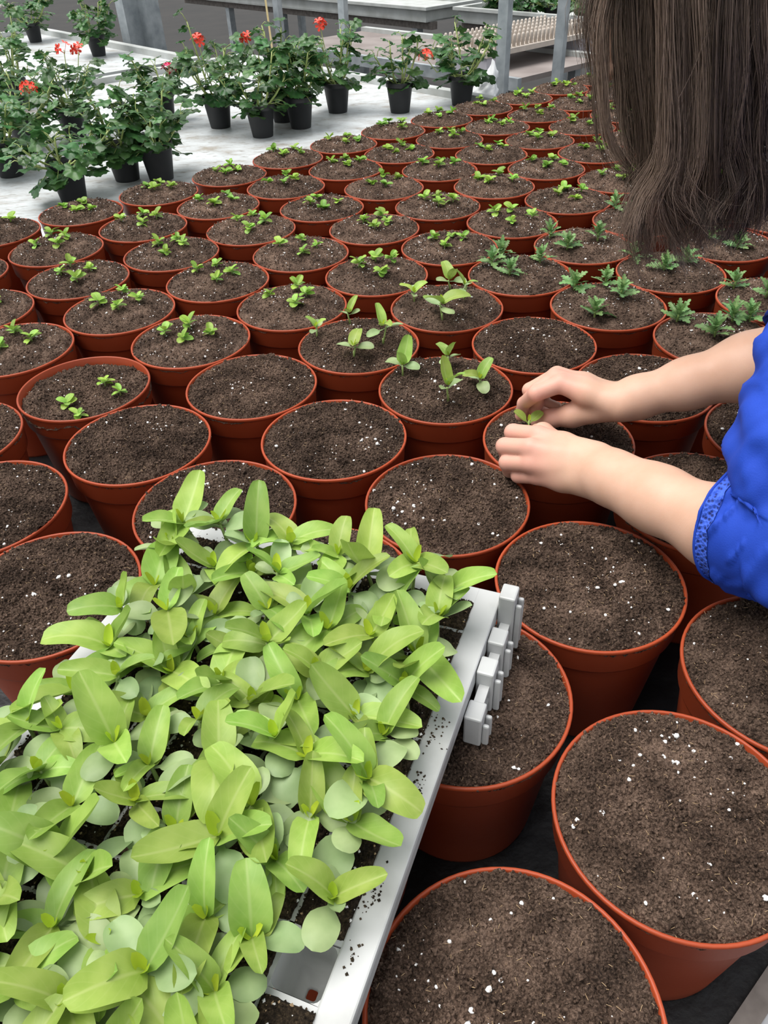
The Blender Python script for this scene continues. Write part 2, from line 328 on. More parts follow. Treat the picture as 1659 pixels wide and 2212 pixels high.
# ---------------------------------------------------------------- terracotta pots
PR = 0.1015
pm = MB(); pm.lathe([(0.0, ZB + 0.004), (0.070, ZB + 0.004), (0.0725, ZB), (0.0765, ZB), (0.0775, ZB + 0.004), (0.0925, -0.040), (0.0935, -0.036)], 64)
POT_WALL = pm.mesh('pot_wall', M['terracotta'])
pm = MB(); pm.lathe([(0.0930, -0.0375), (0.0965, -0.0365), (0.0975, -0.034), (0.0990, -0.0075), (0.1000, -0.0055), (PR - 0.0003, -0.0045), (PR, -0.003), (PR, -0.001), (PR - 0.0008, 0.0), (0.0990, 0.0), (0.0982, -0.001), (0.0965, -0.020), (0.0930, -0.036)], 72)
POT_RIM = pm.mesh('pot_rim', M['terracotta'])
def soil_mesh(nr, ns, seed, crumbs, hump, low=0.0):
    R = random.Random(seed); off = Vector((R.uniform(0, 50), R.uniform(0, 50), R.uniform(0, 50)))
    b = MB(); vv = [(0, 0, 0)]; ff = []
    def hgt(x, y):
        r = math.hypot(x, y) / 0.0975
        p = Vector((x, y, 0)) * 22 + off
        z = hump * (1 - r ** 2.4) + 0.0055 * noise.noise(p) * (1 - 0.4 * r) + 0.0030 * noise.noise(p * 4) + 0.0030 * noise.noise(p * 9) + 0.0026 * noise.noise(p * 22) - low
        z += 0.003 * max(0, noise.noise(Vector((x, y, 3)) * 14 + off)) * r
        return z - 0.0045 * max(0, r - 0.9) / 0.1 + 0.009 * max(0, noise.noise(Vector((x, y, 7)) * 26 + off) - 0.08) * max(0, r - 0.8) / 0.2
    for i in range(1, nr + 1):
        r = 0.1002 * (i / nr) ** 0.85
        for k in range(ns):
            a = 2 * math.pi * (k + 0.5 * (i % 2)) / ns; x, y = r * math.cos(a), r * math.sin(a); vv.append((x, y, hgt(x, y)))
    for k in range(ns): ff.append((0, 1 + k, 1 + (k + 1) % ns))
    for i in range(nr - 1):
        for k in range(ns):
            a0, a1 = 1 + i * ns + k, 1 + i * ns + (k + 1) % ns; b0, b1 = a0 + ns, a1 + ns
            if i % 2 == 0: ff += [(a0, b0, b1), (a0, b1, a1)]
            else: ff += [(a0, b0, a1), (a1, b0, b1)]
    b.add(vv, ff)
    for i in range(crumbs):
        r = 0.0985 * math.sqrt(R.random()); a = R.uniform(0, 6.283); x, y = r * math.cos(a), r * math.sin(a)
        s = R.choice([0.0006, 0.0008, 0.0011, 0.0015, 0.0021]); 
        if R.random() < 0.02: s *= 1.9
        c = Vector((x, y, hgt(x, y) + s * 0.35)); Q = Euler((R.random() * 6, R.random() * 6, R.random() * 6)).to_matrix()
        o = [c + Q @ (Vector(d) * s * R.uniform(0.6, 1.3)) for d in ((1, 0, 0), (-1, 0, 0), (0, 1, 0), (0, -1, 0), (0, 0, 1), (0, 0, -1))]
        b.add(o, [(0, 2, 4), (2, 1, 4), (1, 3, 4), (3, 0, 4), (2, 0, 5), (1, 2, 5), (3, 1, 5), (0, 3, 5)])
    for i in range(crumbs // 30):
        r = 0.096 * math.sqrt(R.random()); a = R.uniform(0, 6.283); x, y = r * math.cos(a), r * math.sin(a); z = hgt(x, y)
        l = R.uniform(0.0015, 0.005); q = R.uniform(0, 6.28); d = Vector((math.cos(q), math.sin(q), R.uniform(-.2, .5))) * l; w = Vector((-math.sin(q), math.cos(q), 0)) * 0.00022
        c = Vector((x, y, z + 0.0008))
        b.add([c - w, c + w, c + d + w, c + d - w, c + Vector((0, 0, 0.0003)), c + d + Vector((0, 0, 0.0003))], [(0, 3, 5, 4), (4, 5, 2, 1), (0, 1, 2, 3)], 1)
    me = b.mesh('soil', [M['soil'], M['straw']], False)
    return me, hgt
def perlite_mesh(hgt, seed, n, big):
    R = random.Random(seed + 99); b = MB(); g = (1 + 5 ** .5) / 2
    ic = [(-1, g, 0), (1, g, 0), (-1, -g, 0), (1, -g, 0), (0, -1, g), (0, 1, g), (0, -1, -g), (0, 1, -g), (g, 0, -1), (g, 0, 1), (-g, 0, -1), (-g, 0, 1)]
    fc = [(0, 11, 5), (0, 5, 1), (0, 1, 7), (0, 7, 10), (0, 10, 11), (1, 5, 9), (5, 11, 4), (11, 10, 2), (10, 7, 6), (7, 1, 8), (3, 9, 4), (3, 4, 2), (3, 2, 6), (3, 6, 8), (3, 8, 9), (4, 9, 5), (2, 4, 11), (6, 2, 10), (8, 6, 7), (9, 8, 1)]
    cl = [(R.uniform(-.07, .07), R.uniform(-.07, .07)) for _ in range(4)]
    for i in range(n):
        if R.random() < 0.4: q = R.choice(cl); x, y = q[0] + R.gauss(0, .012), q[1] + R.gauss(0, .012)
        else:
            r = 0.094 * math.sqrt(R.random()); a = R.uniform(0, 6.283); x, y = r * math.cos(a), r * math.sin(a)
        if math.hypot(x, y) > 0.094: continue
        s = R.choice([0.0004, 0.0005, 0.0006, 0.0009, 0.0013]) * big
        if R.random() < 0.08: s *= 1.7
        c = Vector((x, y, hgt(x, y) + s * 0.4)); st = Vector((R.uniform(.7, 1.3), R.uniform(.7, 1.3), R.uniform(.6, 1)))
        b.add([c + Vector(p) * (s / 1.9 * R.uniform(0.75, 1.2)) * st for p in ic], fc)
    return b.mesh('perlite_specks', M['perlite'])
SOILN = []; SOILF = []
for i in range(4):
    me, hg = soil_mesh(110, 300, 11 + i, 6500, 0.007 + 0.0020 * i); SOILN.append((me, hg, perlite_mesh(hg, 11 + i, 75, 1.45)))
for i in range(4):
    me, hg = soil_mesh(34, 84, 41 + i, 1500, 0.011 + 0.002 * i); SOILF.append((me, hg, perlite_mesh(hg, 41 + i, 120, 1.15)))
SOILLOW, hlow = soil_mesh(60, 140, 77, 3000, 0.004, 0.011); PERL_LOW = perlite_mesh(hlow, 77, 60, 1.0)

def sprout_mesh(seed):     # far seedling, all its leaves in one mesh
    R = random.Random(seed); vs_, fs_ = [], []; b = MB()
    for k in range(7):
        me = R.choice(SPR); m = LM((0, 0, 0.004), k * 2.1 + R.uniform(-.4, .4), R.uniform(0.05, 1.0), R.uniform(0.8, 1.25), R.uniform(-.5, .5))
        b.add([m @ v.co for v in me.vertices], [tuple(p.vertices) for p in me.polygons])
    b.tube([(0, 0, -.003), (0, 0, .006)], .0012, 5)
    return b.mesh('seedling', M['sprout'])
SPROUT_FAR = [sprout_mesh(i) for i in range(6)]
def seedling_small(pot, p, R, detail):
    sc = R.uniform(1.0, 1.4)
    if not detail:
        link('seedling', R.choice(SPROUT_FAR), pot, Matrix.Translation(p) @ Matrix.Rotation(R.uniform(0, 6.28), 4, 'Z') @ Matrix.Scale(sc * 1.1, 4)); return
    s = link('seedling', stem_mesh(0.007, 0.0011, 0.001, M['stem']), pot, Matrix.Translation(p) @ Matrix.Rotation(R.uniform(0, 6.28), 4, 'Z') @ Matrix.Scale(sc, 4))
    for k in range(7):
        link('leaf', R.choice(SPR), s, LM((0, 0, 0.004 + 0.0006 * k), k * 2.2 + R.uniform(-.3, .3), 0.05 + 0.13 * k + R.uniform(-.1, .15), R.uniform(0.85, 1.35), R.uniform(-.4, .4)))
def seedling_zinnia(pot, p, R, size):
    s = link('seedling', stem_mesh(0.010, 0.0016, 0.0, M['stem']), pot, Matrix.Translation(p))
    zinnia(s, R, size, True, 0.75)
def seedling_serrate(pot, p, R):
    s = link('seedling', stem_mesh(0.016, 0.0018, 0.001, M['stem']), pot, Matrix.Translation(p) @ Matrix.Rotation(R.uniform(-.15, .15), 4, 'X'))
    for k in range(13):
        link('leaf', R.choice(SERR), s, LM((0, 0, 0.003 + 0.0014 * k), k * 2.4 + R.uniform(-.3, .3), 0.2 + 0.085 * k + R.uniform(-.15, .15), R.uniform(0.75, 1.1) * (1.05 - 0.03 * k), R.uniform(-.4, .4)))

ROWS = {   # row counted from the white bench: (key, u, v)
 0: [('2', .504, 1.968), ('1', .711, 1.955), ('3', .920, 1.945), ('37', 1.134, 1.941), ('38', 1.340, 1.953), ('39', 1.546, 1.951), ('40', 1.750, 1.954), ('46', 1.955, 1.944), ('47', 2.160, 1.951), ('48', 2.365, 1.945), ('49', 2.570, 1.941), ('50', 2.775, 1.93)],
 1: [('13', .350, 1.763), ('6', .559, 1.748), ('5', .766, 1.738), ('4', .970, 1.736), ('14', 1.175, 1.735), ('42', 1.380, 1.740), ('43', 1.585, 1.746), ('51', 1.790, 1.746), ('52', 1.995, 1.738), ('53', 2.2, 1.742), ('54', 2.405, 1.738), ('h1', 2.61, 1.736), ('h2', 2.815, 1.73)],
 2: [('11', .316, 1.54), ('9', .52, 1.548), ('7', .725, 1.533), ('8', .928, 1.530), ('17', 1.133, 1.530), ('15', 1.338, 1.535), ('45', 1.543, 1.540), ('56', 1.748, 1.540), ('57', 1.953, 1.535), ('58', 2.158, 1.536), ('55', 2.363, 1.533), ('h3', 2.57, 1.53), ('h4', 2.775, 1.53)],
 3: [('68', .305, 1.335), ('12', .509, 1.343), ('10', .713, 1.328), ('21', .916, 1.325), ('19', 1.122, 1.325), ('18', 1.327, 1.330), ('16', 1.532, 1.335), ('62', 1.737, 1.335), ('63', 1.942, 1.330), ('59', 2.147, 1.331), ('h5', 2.352, 1.33), ('h6', 2.557, 1.322)],
 4: [('69', .130, 1.121), ('J', .336, 1.118), ('N', .540, 1.138), ('24', .744, 1.123), ('23', .949, 1.120), ('22', 1.154, 1.121), ('20', 1.359, 1.126), ('27', 1.564, 1.130), ('64', 1.769, 1.130), ('h7', 1.974, 1.128), ('h8', 2.18, 1.126)],
 5: [('70', .110, .918), ('H', .322, .913), ('I', .527, .933), ('L', .732, .918), ('25', .938, .915), ('26', 1.143, .917), ('29', 1.348, .922), ('28', 1.553, .925), ('h9', 1.76, .925), ('h10', 1.965, .925)],
 6: [('72', .107, .712), ('V', .322, .710), ('G', .526, .728), ('K', .731, .713), ('M', .936, .712), ('31', 1.141, .713), ('30', 1.346, .717), ('34', 1.551, .722), ('36', 1.765, .718)],
 7: [('h11', .125, .505), ('h12', .332, .506), ('F', .536, .517), ('75', .740, .507), ('73', .944, .508), ('33', 1.155, .509), ('32', 1.360, .514), ('35', 1.565, .515)],
 8: [('h13', .135, .300), ('D', .341, .303), ('A', .547, .312), ('77', .757, .304), ('74', .966, .304)],
 9: [('C', .172, .095), ('B', .380, .0995), ('E', .585, .106)],
}
EMPTY = {'H', 'I', 'G', 'V', 'F', 'A', 'B', 'C', 'D', 'E', 'M', '70', '72', '69', '73', '74', '77', '75', 'h11', 'h12', 'h13'}
ZIN = {'25': [(895, 655, .75), (955, 690, 1.15), (1002, 655, .75), (972, 632, 1.0)], 'L': [(685, 728, .7), (756, 700, .7), (765, 772, .9), (828, 745, 1.0)], 'K': [(870, 808, .95), (968, 800, .7), (968, 868, 1.0), (1036, 840, .85)]}
SER = {'26': [(1062, 578), (1082, 560), (1100, 598), (1165, 575)], '29': [(1188, 512), (1225, 538), (1290, 522)], '31': [(1240, 628), (1305, 622), (1284, 685), (1338, 652)], '30': [(1432, 592), (1478, 578), (1365, 560)],
       '33': [(1462, 695), (1540, 738), (1578, 705), (1625, 690)], '32': [(1585, 622), (1650, 655)], '28': [(1326, 447), (1360, 470)], '34': [(1592, 538), (1530, 520)]}
ORD = ['first', 'second', 'third', 'fourth', 'fifth', 'sixth', 'seventh', 'eighth', 'ninth', 'tenth', 'eleventh', 'twelfth', 'thirteenth']
CUSTOM = {
 'H': 'bare soil pot heaped over its rim, left of the tray, behind the black gap',
 'I': 'bare soil pot speckled with perlite, between two pots of sprouts and the zinnia pot',
 'G': 'bare soil pot directly behind the back edge of the seedling tray',
 'V': 'bare soil pot half hidden by the back left corner of the seedling tray',
 'F': 'bare soil pot nearest the fingers, just behind the tray back corner',
 'A': 'bare soil pot below the bare forearm, beside the corner of the seedling tray',
 'B': 'large bare soil pot in the lower right corner, whole outer wall showing',
 'C': 'bare soil pot cut by the bottom edge, beside the tray rim',
 'D': 'bare soil pot partly covered by the tray legs, with dark damp soil',
 'E': 'bare soil pot cut by the right edge, below the blue sleeve',
 'M': 'bare soil pot in front of the serrated plants, behind the arching hand',
 '70': 'bare soil pot cut by the left edge, above the black gap in the film',
 '72': 'bare soil pot against the left edge, behind the tray back rim',
 '69': 'bare soil pot cut by the left edge, beside the low-filled sprout pot',
 '73': 'bare soil pot directly behind the far forearm',
 '74': 'bare soil pot at the right edge between the two forearms, nearest blue lace',
 '77': 'bare soil pot crossed by the near forearm, half hidden under it',
 '75': 'terracotta pot in which both hands are planting a seedling',
 'h11': 'terracotta soil pot hidden beneath the left part of the seedling tray',
 'h12': 'terracotta soil pot hidden beneath the back middle of the seedling tray',
 'h13': 'terracotta soil pot hidden beneath the near part of the seedling tray',
 '25': 'terracotta pot with tall zinnia seedlings farthest from the tray, beside bushy serrated plants',
 'L': 'terracotta pot with four zinnia seedlings spread wide, leftmost of the three zinnia pots',
 'K': 'terracotta pot with four zinnia seedlings, nearest of three to the hands',
 'J': 'low-filled terracotta pot with four sprouts, inner rim showing at the back',
 '26': 'terracotta pot with the bushiest serrated plants, right behind the zinnia pot',
 '29': 'terracotta pot with three serrated plants in a row, left of hanging hair',
 '31': 'terracotta pot with four serrated plants, in front of the hair tips',
 '30': 'terracotta pot with serrated plants directly under the curled hair tips',
 '33': 'terracotta pot with four serrated plants just above the far forearm',
 '32': 'terracotta pot with serrated plants at the right edge, above the far forearm',
 '28': 'terracotta pot with serrated plants touching the left edge of the hair',
 '34': 'terracotta pot with serrated plants right of the hair tips, beside the right edge',
}
POTS = {}
for r, lst in ROWS.items():
    for i, (key, u, v) in enumerate(lst):
        R = random.Random(hash(r * 100 + i) + 5)
        loc = uv(u, v, 0)
        if key in CUSTOM: lab = CUSTOM[key]
        else: lab = "terracotta pot of sprouts, %s from picture's left in %s row from white bench" % (ORD[i], ORD[r])
        grp = 'bare soil pots' if key in EMPTY else 'pots of zinnia seedlings' if key in ZIN else 'pots of serrated plants' if key in SER else 'pots of small sprouts'
        t = thing('flower_pot', lab, 'flower pot', loc, 0.0, grp); POTS[key] = t
        link('pot_wall', POT_WALL, t); link('pot_rim', POT_RIM, t)
        dist = loc.length; near = dist < 1.15 or key in ('M', '73', 'K', 'L')
        if key == 'J': sm, hg, pmm = SOILLOW, hlow, PERL_LOW
        else: sm, hg, pmm = R.choice(SOILN if near else SOILF)
        ra = R.uniform(0, 6.28)
        so = link('soil', sm, t, Matrix.Rotation(ra, 4, 'Z')); pe = link('perlite_specks', pmm, t, Matrix.Rotation(ra, 4, 'Z')); pe['kind'] = 'stuff'
        def onsoil(x, y):
            c, s = math.cos(-ra), math.sin(-ra); return Vector((x, y, hg(c * x - s * y, s * x + c * y)))
        def frompx(px, py):
            q = at(px, py, 0.008) - loc; l = math.hypot(q.x, q.y)
            if l > 0.08: q *= 0.08 / l
            return onsoil(q.x, q.y)
        if key in ZIN:
            for (px, py, sz) in ZIN[key]: seedling_zinnia(t, frompx(px, py), R, sz * 1.0)
        elif key in SER:
            for (px, py) in SER[key]: seedling_serrate(t, frompx(px, py), R)
        elif key == 'J':
            for (px, py) in ((140, 858), (165, 882), (222, 815), (255, 832)): seedling_small(t, frompx(px, py), R, True)
        elif key not in EMPTY:
            a0 = R.uniform(-.4, .4)
            for k in range(4):
                a_ = a0 + k * math.pi / 2 + R.uniform(-.35, .35); rr_ = R.uniform(0.026, 0.046)
                seedling_small(t, onsoil(rr_ * math.cos(a_), rr_ * math.sin(a_)), R, dist < 1.9)

# ---------------------------------------------------------------- seedling tray
TX = Vector((-0.9266, 0.3760, 0)); TY = Vector((-0.3760, -0.9266, 0)); TO = Vector((0.109, 0.513, 0.0))
TM = Matrix(((TX.x, TY.x, 0, TO.x), (TX.y, TY.y, 0, TO.y), (0, 0, 1, TO.z), (0, 0, 0, 1)))
TT, TW, TL, PX, PY, X0, Y0, NC, NR = 0.066, 0.346, 0.528, 0.038, 0.040, 0.021, 0.019, 8, 12
tray = thing('seedling_tray', 'pale grey plastic cell tray resting on pots, crowded with zinnia seedlings', 'tray')
tray.matrix_world = TM
b = MB(); th = 0.004
def tb(x0, x1, y0, y1, z0, z1, B=None): (B or b).box(((x0 + x1) / 2, (y0 + y1) / 2, (z0 + z1) / 2), (x1 - x0, y1 - y0, z1 - z0))
tb(0, X0 + .002, 0, TL, TT - th, TT); tb(TW - X0 - .002, TW, 0, TL, TT - th, TT)
tb(X0, TW - X0, 0, Y0 + .002, TT - th, TT); tb(X0, TW - X0, Y0 + NR * PY - .002, TL, TT - th, TT)
tb(0, .003, 0, TL, TT - .020, TT - th); tb(TW - .003, TW, 0, TL, TT - .020, TT - th); tb(0, TW, 0, .003, TT - .020, TT - th); tb(0, TW, TL - .003, TL, TT - .020, TT - th)
me = b.mesh('tray_rim', M['tray'], False); o = link('tray_rim', me, tray)
bv = o.modifiers.new('bevel', 'BEVEL'); bv.width = 0.0018; bv.segments = 2; bv.limit_method = 'ANGLE'
b = MB()
for i in range(1, NC): tb(X0 + i * PX - .002, X0 + i * PX + .002, Y0, Y0 + NR * PY, TT - th, TT - .0006)
for j in range(1, NR): tb(X0, X0 + NC * PX, Y0 + j * PY - .002, Y0 + j * PY + .002, TT - th, TT - .0006)
link('cell_grid', b.mesh('cell_grid', M['tray'], False), tray)
def well():
    b = MB(); n = 5
    def ring(hw, z, rd):
        out = []
        for cx, cy, a0 in ((1, 1, 0), (-1, 1, 90), (-1, -1, 180), (1, -1, 270)):
            for k in range(n):
                a = math.radians(a0 + 90 * k / (n - 1)); out.append((cx * (hw - rd) + rd * math.cos(a), cy * (hw - rd) + rd * math.sin(a), z))
        return out
    R_ = [ring(.0172, TT - .002, .006), ring(.0150, TT - .022, .0055), ring(.0125, TT - .045, .005), ring(.0042, TT - .0455, .002), ring(.0036, TT - .050, .002)]  # last ring: drain collar added so the hole looks dark
    k = 4 * n; vv = [p for r in R_ for p in r]; ff = []
    for i in range(4):
        for j in range(k): ff.append((i * k + j, (i + 1) * k + j, (i + 1) * k + (j + 1) % k, i * k + (j + 1) % k))
    b.add(vv, ff); 
    # corner fillets of the square opening
    sq = [(.0175, .0175), (-.0175, .0175), (-.0175, -.0175), (.0175, -.0175)]
    for c in range(4):
        o_ = len(b.v); vs2 = [(*sq[c], TT - .002)] + R_[0][c * n:(c + 1) * n]
        b.add(vs2, [(0, q + 1, q + 2) for q in range(n - 1)])
    return b.mesh('cell', M['tray'])
WELL = well()
for c in range(NC):
    for r in range(NR): link('cell', WELL, tray, Matrix.Translation((X0 + (c + .5) * PX, Y0 + (r + .5) * PY, 0)))
# slotted stacking foot on the tray's end beside the back corner
for k, (yy, zt) in enumerate(((0.012, 0.082), (0.050, 0.062), (0.088, 0.064), (0.126, 0.050))):
    b = MB(); tb(-.016, -.0005, yy - .010, yy + .010, .014, zt); tb(-.022, -.016, yy - .007, yy - .003, .014, zt - .01); tb(-.022, -.016, yy + .003, yy + .007, .014, zt - .01)
    o = link('foot', b.mesh('foot', M['tray'], False), tray); bv = o.modifiers.new('bevel', 'BEVEL'); bv.width = .0018; bv.segments = 2
for zz in (.014, .030, .046):
    b = MB(); tb(-.013, -.004, .02, .118, zz - .003, zz + .003); link('foot_rail', b.mesh('foot_rail', M['tray'], False), tray)
# root plugs
def plug_mesh(seed):
    R = random.Random(seed); off = Vector((seed * 3.1, 7, 2)); b = MB(); n = 14; vv = []; ff = []
    def hz(x, y):
        e = max(abs(x), abs(y)) / .0183
        return TT + .0015 + .0022 * (1 - e ** 4) + .0022 * noise.noise(Vector((x, y, 0)) * 120 + off) + .0012 * noise.noise(Vector((x, y, 0)) * 320 + off) - (.0035 if e > .97 else 0)
    for i in range(n + 1):
        for j in range(n + 1):
            x, y = (i / n - .5) * .0368, (j / n - .5) * .0368; vv.append((x, y, hz(x, y)))
    for i in range(n):
        for j in range(n): q = i * (n + 1) + j; ff.append((q, q + n + 1, q + n + 2, q + 1))
    b.add(vv, ff)
    for i in range(260):
        x, y = R.uniform(-.018, .018), R.uniform(-.018, .018); s = R.choice([.0005, .0007, .001, .0014]); c = Vector((x, y, hz(x, y) + s * .4))
        w = 1 if R.random() < .035 else 2 if R.random() < .08 else 0
        b.add([c + Vector(d) * s * R.uniform(.6, 1.3) for d in ((1, 0, 0), (-1, 0, 0), (0, 1, 0), (0, -1, 0), (0, 0, 1), (0, 0, -1))], [(0, 2, 4), (2, 1, 4), (1, 3, 4), (3, 0, 4), (2, 0, 5), (1, 2, 5), (3, 1, 5), (0, 3, 5)], w)
    me = b.mesh('root_plug', [M['plug'], M['perlite'], M['straw']], False); me.transform(Matrix.Translation((0, 0, -TT))); return me
PLUGS = [plug_mesh(i) for i in range(4)]
b = MB(); R = random.Random(31)
for (cx, cy, sp, n) in ((.014, .17, .010, 40), (.012, .215, .006, 20), (.017, .30, .007, 60), (.014, .345, .005, 16), (.30, .010, .02, 60), (.12, .008, .03, 60), (.012, .40, .008, 16)):
    for i in range(n):
        x, y = min(max(cx + R.gauss(0, sp * .5), .001), TW - .001), min(max(cy + R.gauss(0, sp), .001), TL - .001); s_ = R.choice([.0005, .0007, .001, .0014]); c = Vector((x, y, TT + s_ * .3))
        b.add([c + Vector(d) * s_ * R.uniform(.6, 1.3) for d in ((1, 0, 0), (-1, 0, 0), (0, 1, 0), (0, -1, 0), (0, 0, 1), (0, 0, -1))], [(0, 2, 4), (2, 1, 4), (1, 3, 4), (3, 0, 4), (2, 0, 5), (1, 2, 5), (3, 1, 5), (0, 3, 5)])
o = link('spilled_soil', b.mesh('spilled_soil', M['plug'], False), tray); o['kind'] = 'stuff'
for r in range(NR):
    for c in range(NC):
        if (c, r) == (0, 8): continue
        R = random.Random(1000 + r * 20 + c)
        p = TM @ Vector((X0 + (c + .5) * PX, Y0 + (r + .5) * PY, TT))
        s = thing('zinnia_seedling', 'zinnia seedling in tray, %s row from the back rim, %s cell from right rim' % (ORD[r], ORD[c]), 'seedling', p, 0, 'zinnia seedlings in the tray')
        s.rotation_euler = (0, 0, math.atan2(TX.y, TX.x) + R.choice([0, 2]) * math.pi / 2)
        link('root_plug', R.choice(PLUGS), s, Matrix.Scale(1.045, 4, (0, 1, 0)))
        if (c, r) in ((0, 9), (0, 10)): s['label'] = 'root plug without leaves in tray, %s row from back rim, beside right rim' % ORD[r]; s.name = 'soil_plug'; s['category'] = 'soil plug'; s['group'] = 'leafless plugs in the tray'; continue
        g = Matrix.Translation((R.uniform(-.006, .006), R.uniform(-.006, .006), .002))
        h = R.uniform(0.018, 0.040)
        if c == 0 and r < 7 or r == 0: g = Matrix.Translation((0, 0, .002)) if r else Matrix.Translation((0, 0, .003)); h += .006; sz_ = 1.12
        else: sz_ = 1.0
        tilt = Matrix.Rotation(R.uniform(-.25, .25), 4, 'X') @ Matrix.Rotation(R.uniform(-.25, .25), 4, 'Y')
        sz = R.uniform(0.94, 1.22) * sz_
        link('stem', stem_mesh(round(h / .004) * .004, .0017, 0, M['stem']), s, g @ tilt)
        top = g @ tilt @ Vector((0, 0, round(h / .004) * .004)); low = g @ tilt @ Vector((0, 0, round(h / .004) * .0033))
        az = R.uniform(0, 6.28)
        for k in (0, 1):
            link('leaf', R.choice(COTY), s, LM(low, az + k * math.pi + R.uniform(-.35, .35), R.uniform(-.05, .55), sz * R.uniform(.85, 1.15), R.uniform(-.5, .5)))
        for k in (0, 1):
            link('leaf', R.choice(LEAF), s, LM(top, az + math.pi / 2 + k * math.pi + R.uniform(-.3, .3), R.uniform(.15, 1.1), sz * R.uniform(.85, 1.2), R.uniform(-.35, .35)))
        for k in (0, 1):
            link('leaf', R.choice(LEAF if R.random() < .6 else COTY), s, LM(low.lerp(top, .5), az + .8 + k * math.pi + R.uniform(-.4, .4), R.uniform(.1, .8), sz * R.uniform(.62, .92), R.uniform(-.4, .4)))
        for k in (0, 1): link('leaf', BUD[k], s, LM(top, az + k * math.pi, R.uniform(.8, 1.2), sz * R.uniform(.8, 1.3)))
# ---------------------------------------------------------------- geraniums on the white benches
gp = MB(); gp.lathe([(0, .004), (.036, .004), (.0385, 0), (.041, 0), (.042, .003), (.0555, .100), (.0585, .101), (.0595, .104), (.0605, .118), (.0598, .120), (.0575, .120), (.0560, .100), (.055, .098), (0.05, .1035), (0, .105)], 36)
GPOT = gp.mesh('pot', M['black_plastic'])
def ger_leaf(seed, dia=0.072):
    R = random.Random(seed); n = 40; vv = [(0, 0, 0)]; ff = []; off = R.uniform(0, 6)
    for q in (.35, .7, 1.0):
        for k in range(n):
            th_ = -math.pi + 2 * math.pi * (k + .5) / n         # 0 = tip direction (+X), +-pi = notch at the stalk
            lob = abs(math.cos(th_ * 2.5 * .93)); rad = dia * (0.40 + 0.17 * lob ** .6 + 0.03 * math.sin(th_ * 15 + off))
            if abs(th_) > 2.75: rad *= 0.45
            r = rad * q; x, y = r * math.cos(th_), r * math.sin(th_)
            z = .10 * r - 5.0 * r * r + .10 * r * math.cos(th_ * 5 + off) * q
            vv.append((x + dia * .12, y, z))
    for k in range(n): ff.append((0, 1 + k, 1 + (k + 1) % n))
    for i in range(2):
        for k in range(n): a_, c_ = 1 + i * n + k, 1 + i * n + (k + 1) % n; ff.append((a_, a_ + n, c_ + n, c_))
    bb = MB(); bb.add(vv, ff); return bb.mesh('leaf', M['geranium'])
GLEAF = [ger_leaf(i) for i in range(4)]
def floret_cluster(seed, mat, n=6):
    R = random.Random(seed); bb = MB()
    for i in range(n):
        d = Vector((R.gauss(0, 1), R.gauss(0, 1), abs(R.gauss(0, 1)) + .3)).normalized(); c = d * .026
        t1 = d.orthogonal().normalized(); t2 = d.cross(t1)
        bb.tube([(0, 0, -.012), c], .0008, 4)
        for k in range(5):
            a_ = 2 * math.pi * k / 5 + R.uniform(-.2, .2); e = t1 * math.cos(a_) + t2 * math.sin(a_); w = t1 * -math.sin(a_) + t2 * math.cos(a_)
            vv = [c, c + e * .008 + w * .004 + d * .002, c + e * .017 + w * .0055 + d * .003, c + e * .020 + d * .002, c + e * .017 - w * .0055 + d * .003, c + e * .008 - w * .004 + d * .002]
            bb.add(vv, [(0, 1, 2, 3), (0, 3, 4, 5)])
    return bb.mesh('flower', mat)
FL = {'red': floret_cluster(1, M['red_petal'], 4), 'red2': floret_cluster(2, M['red_petal'], 6), 'pink': floret_cluster(3, M['pink_petal'], 5), 'white': floret_cluster(4, M['white_petal'], 14)}
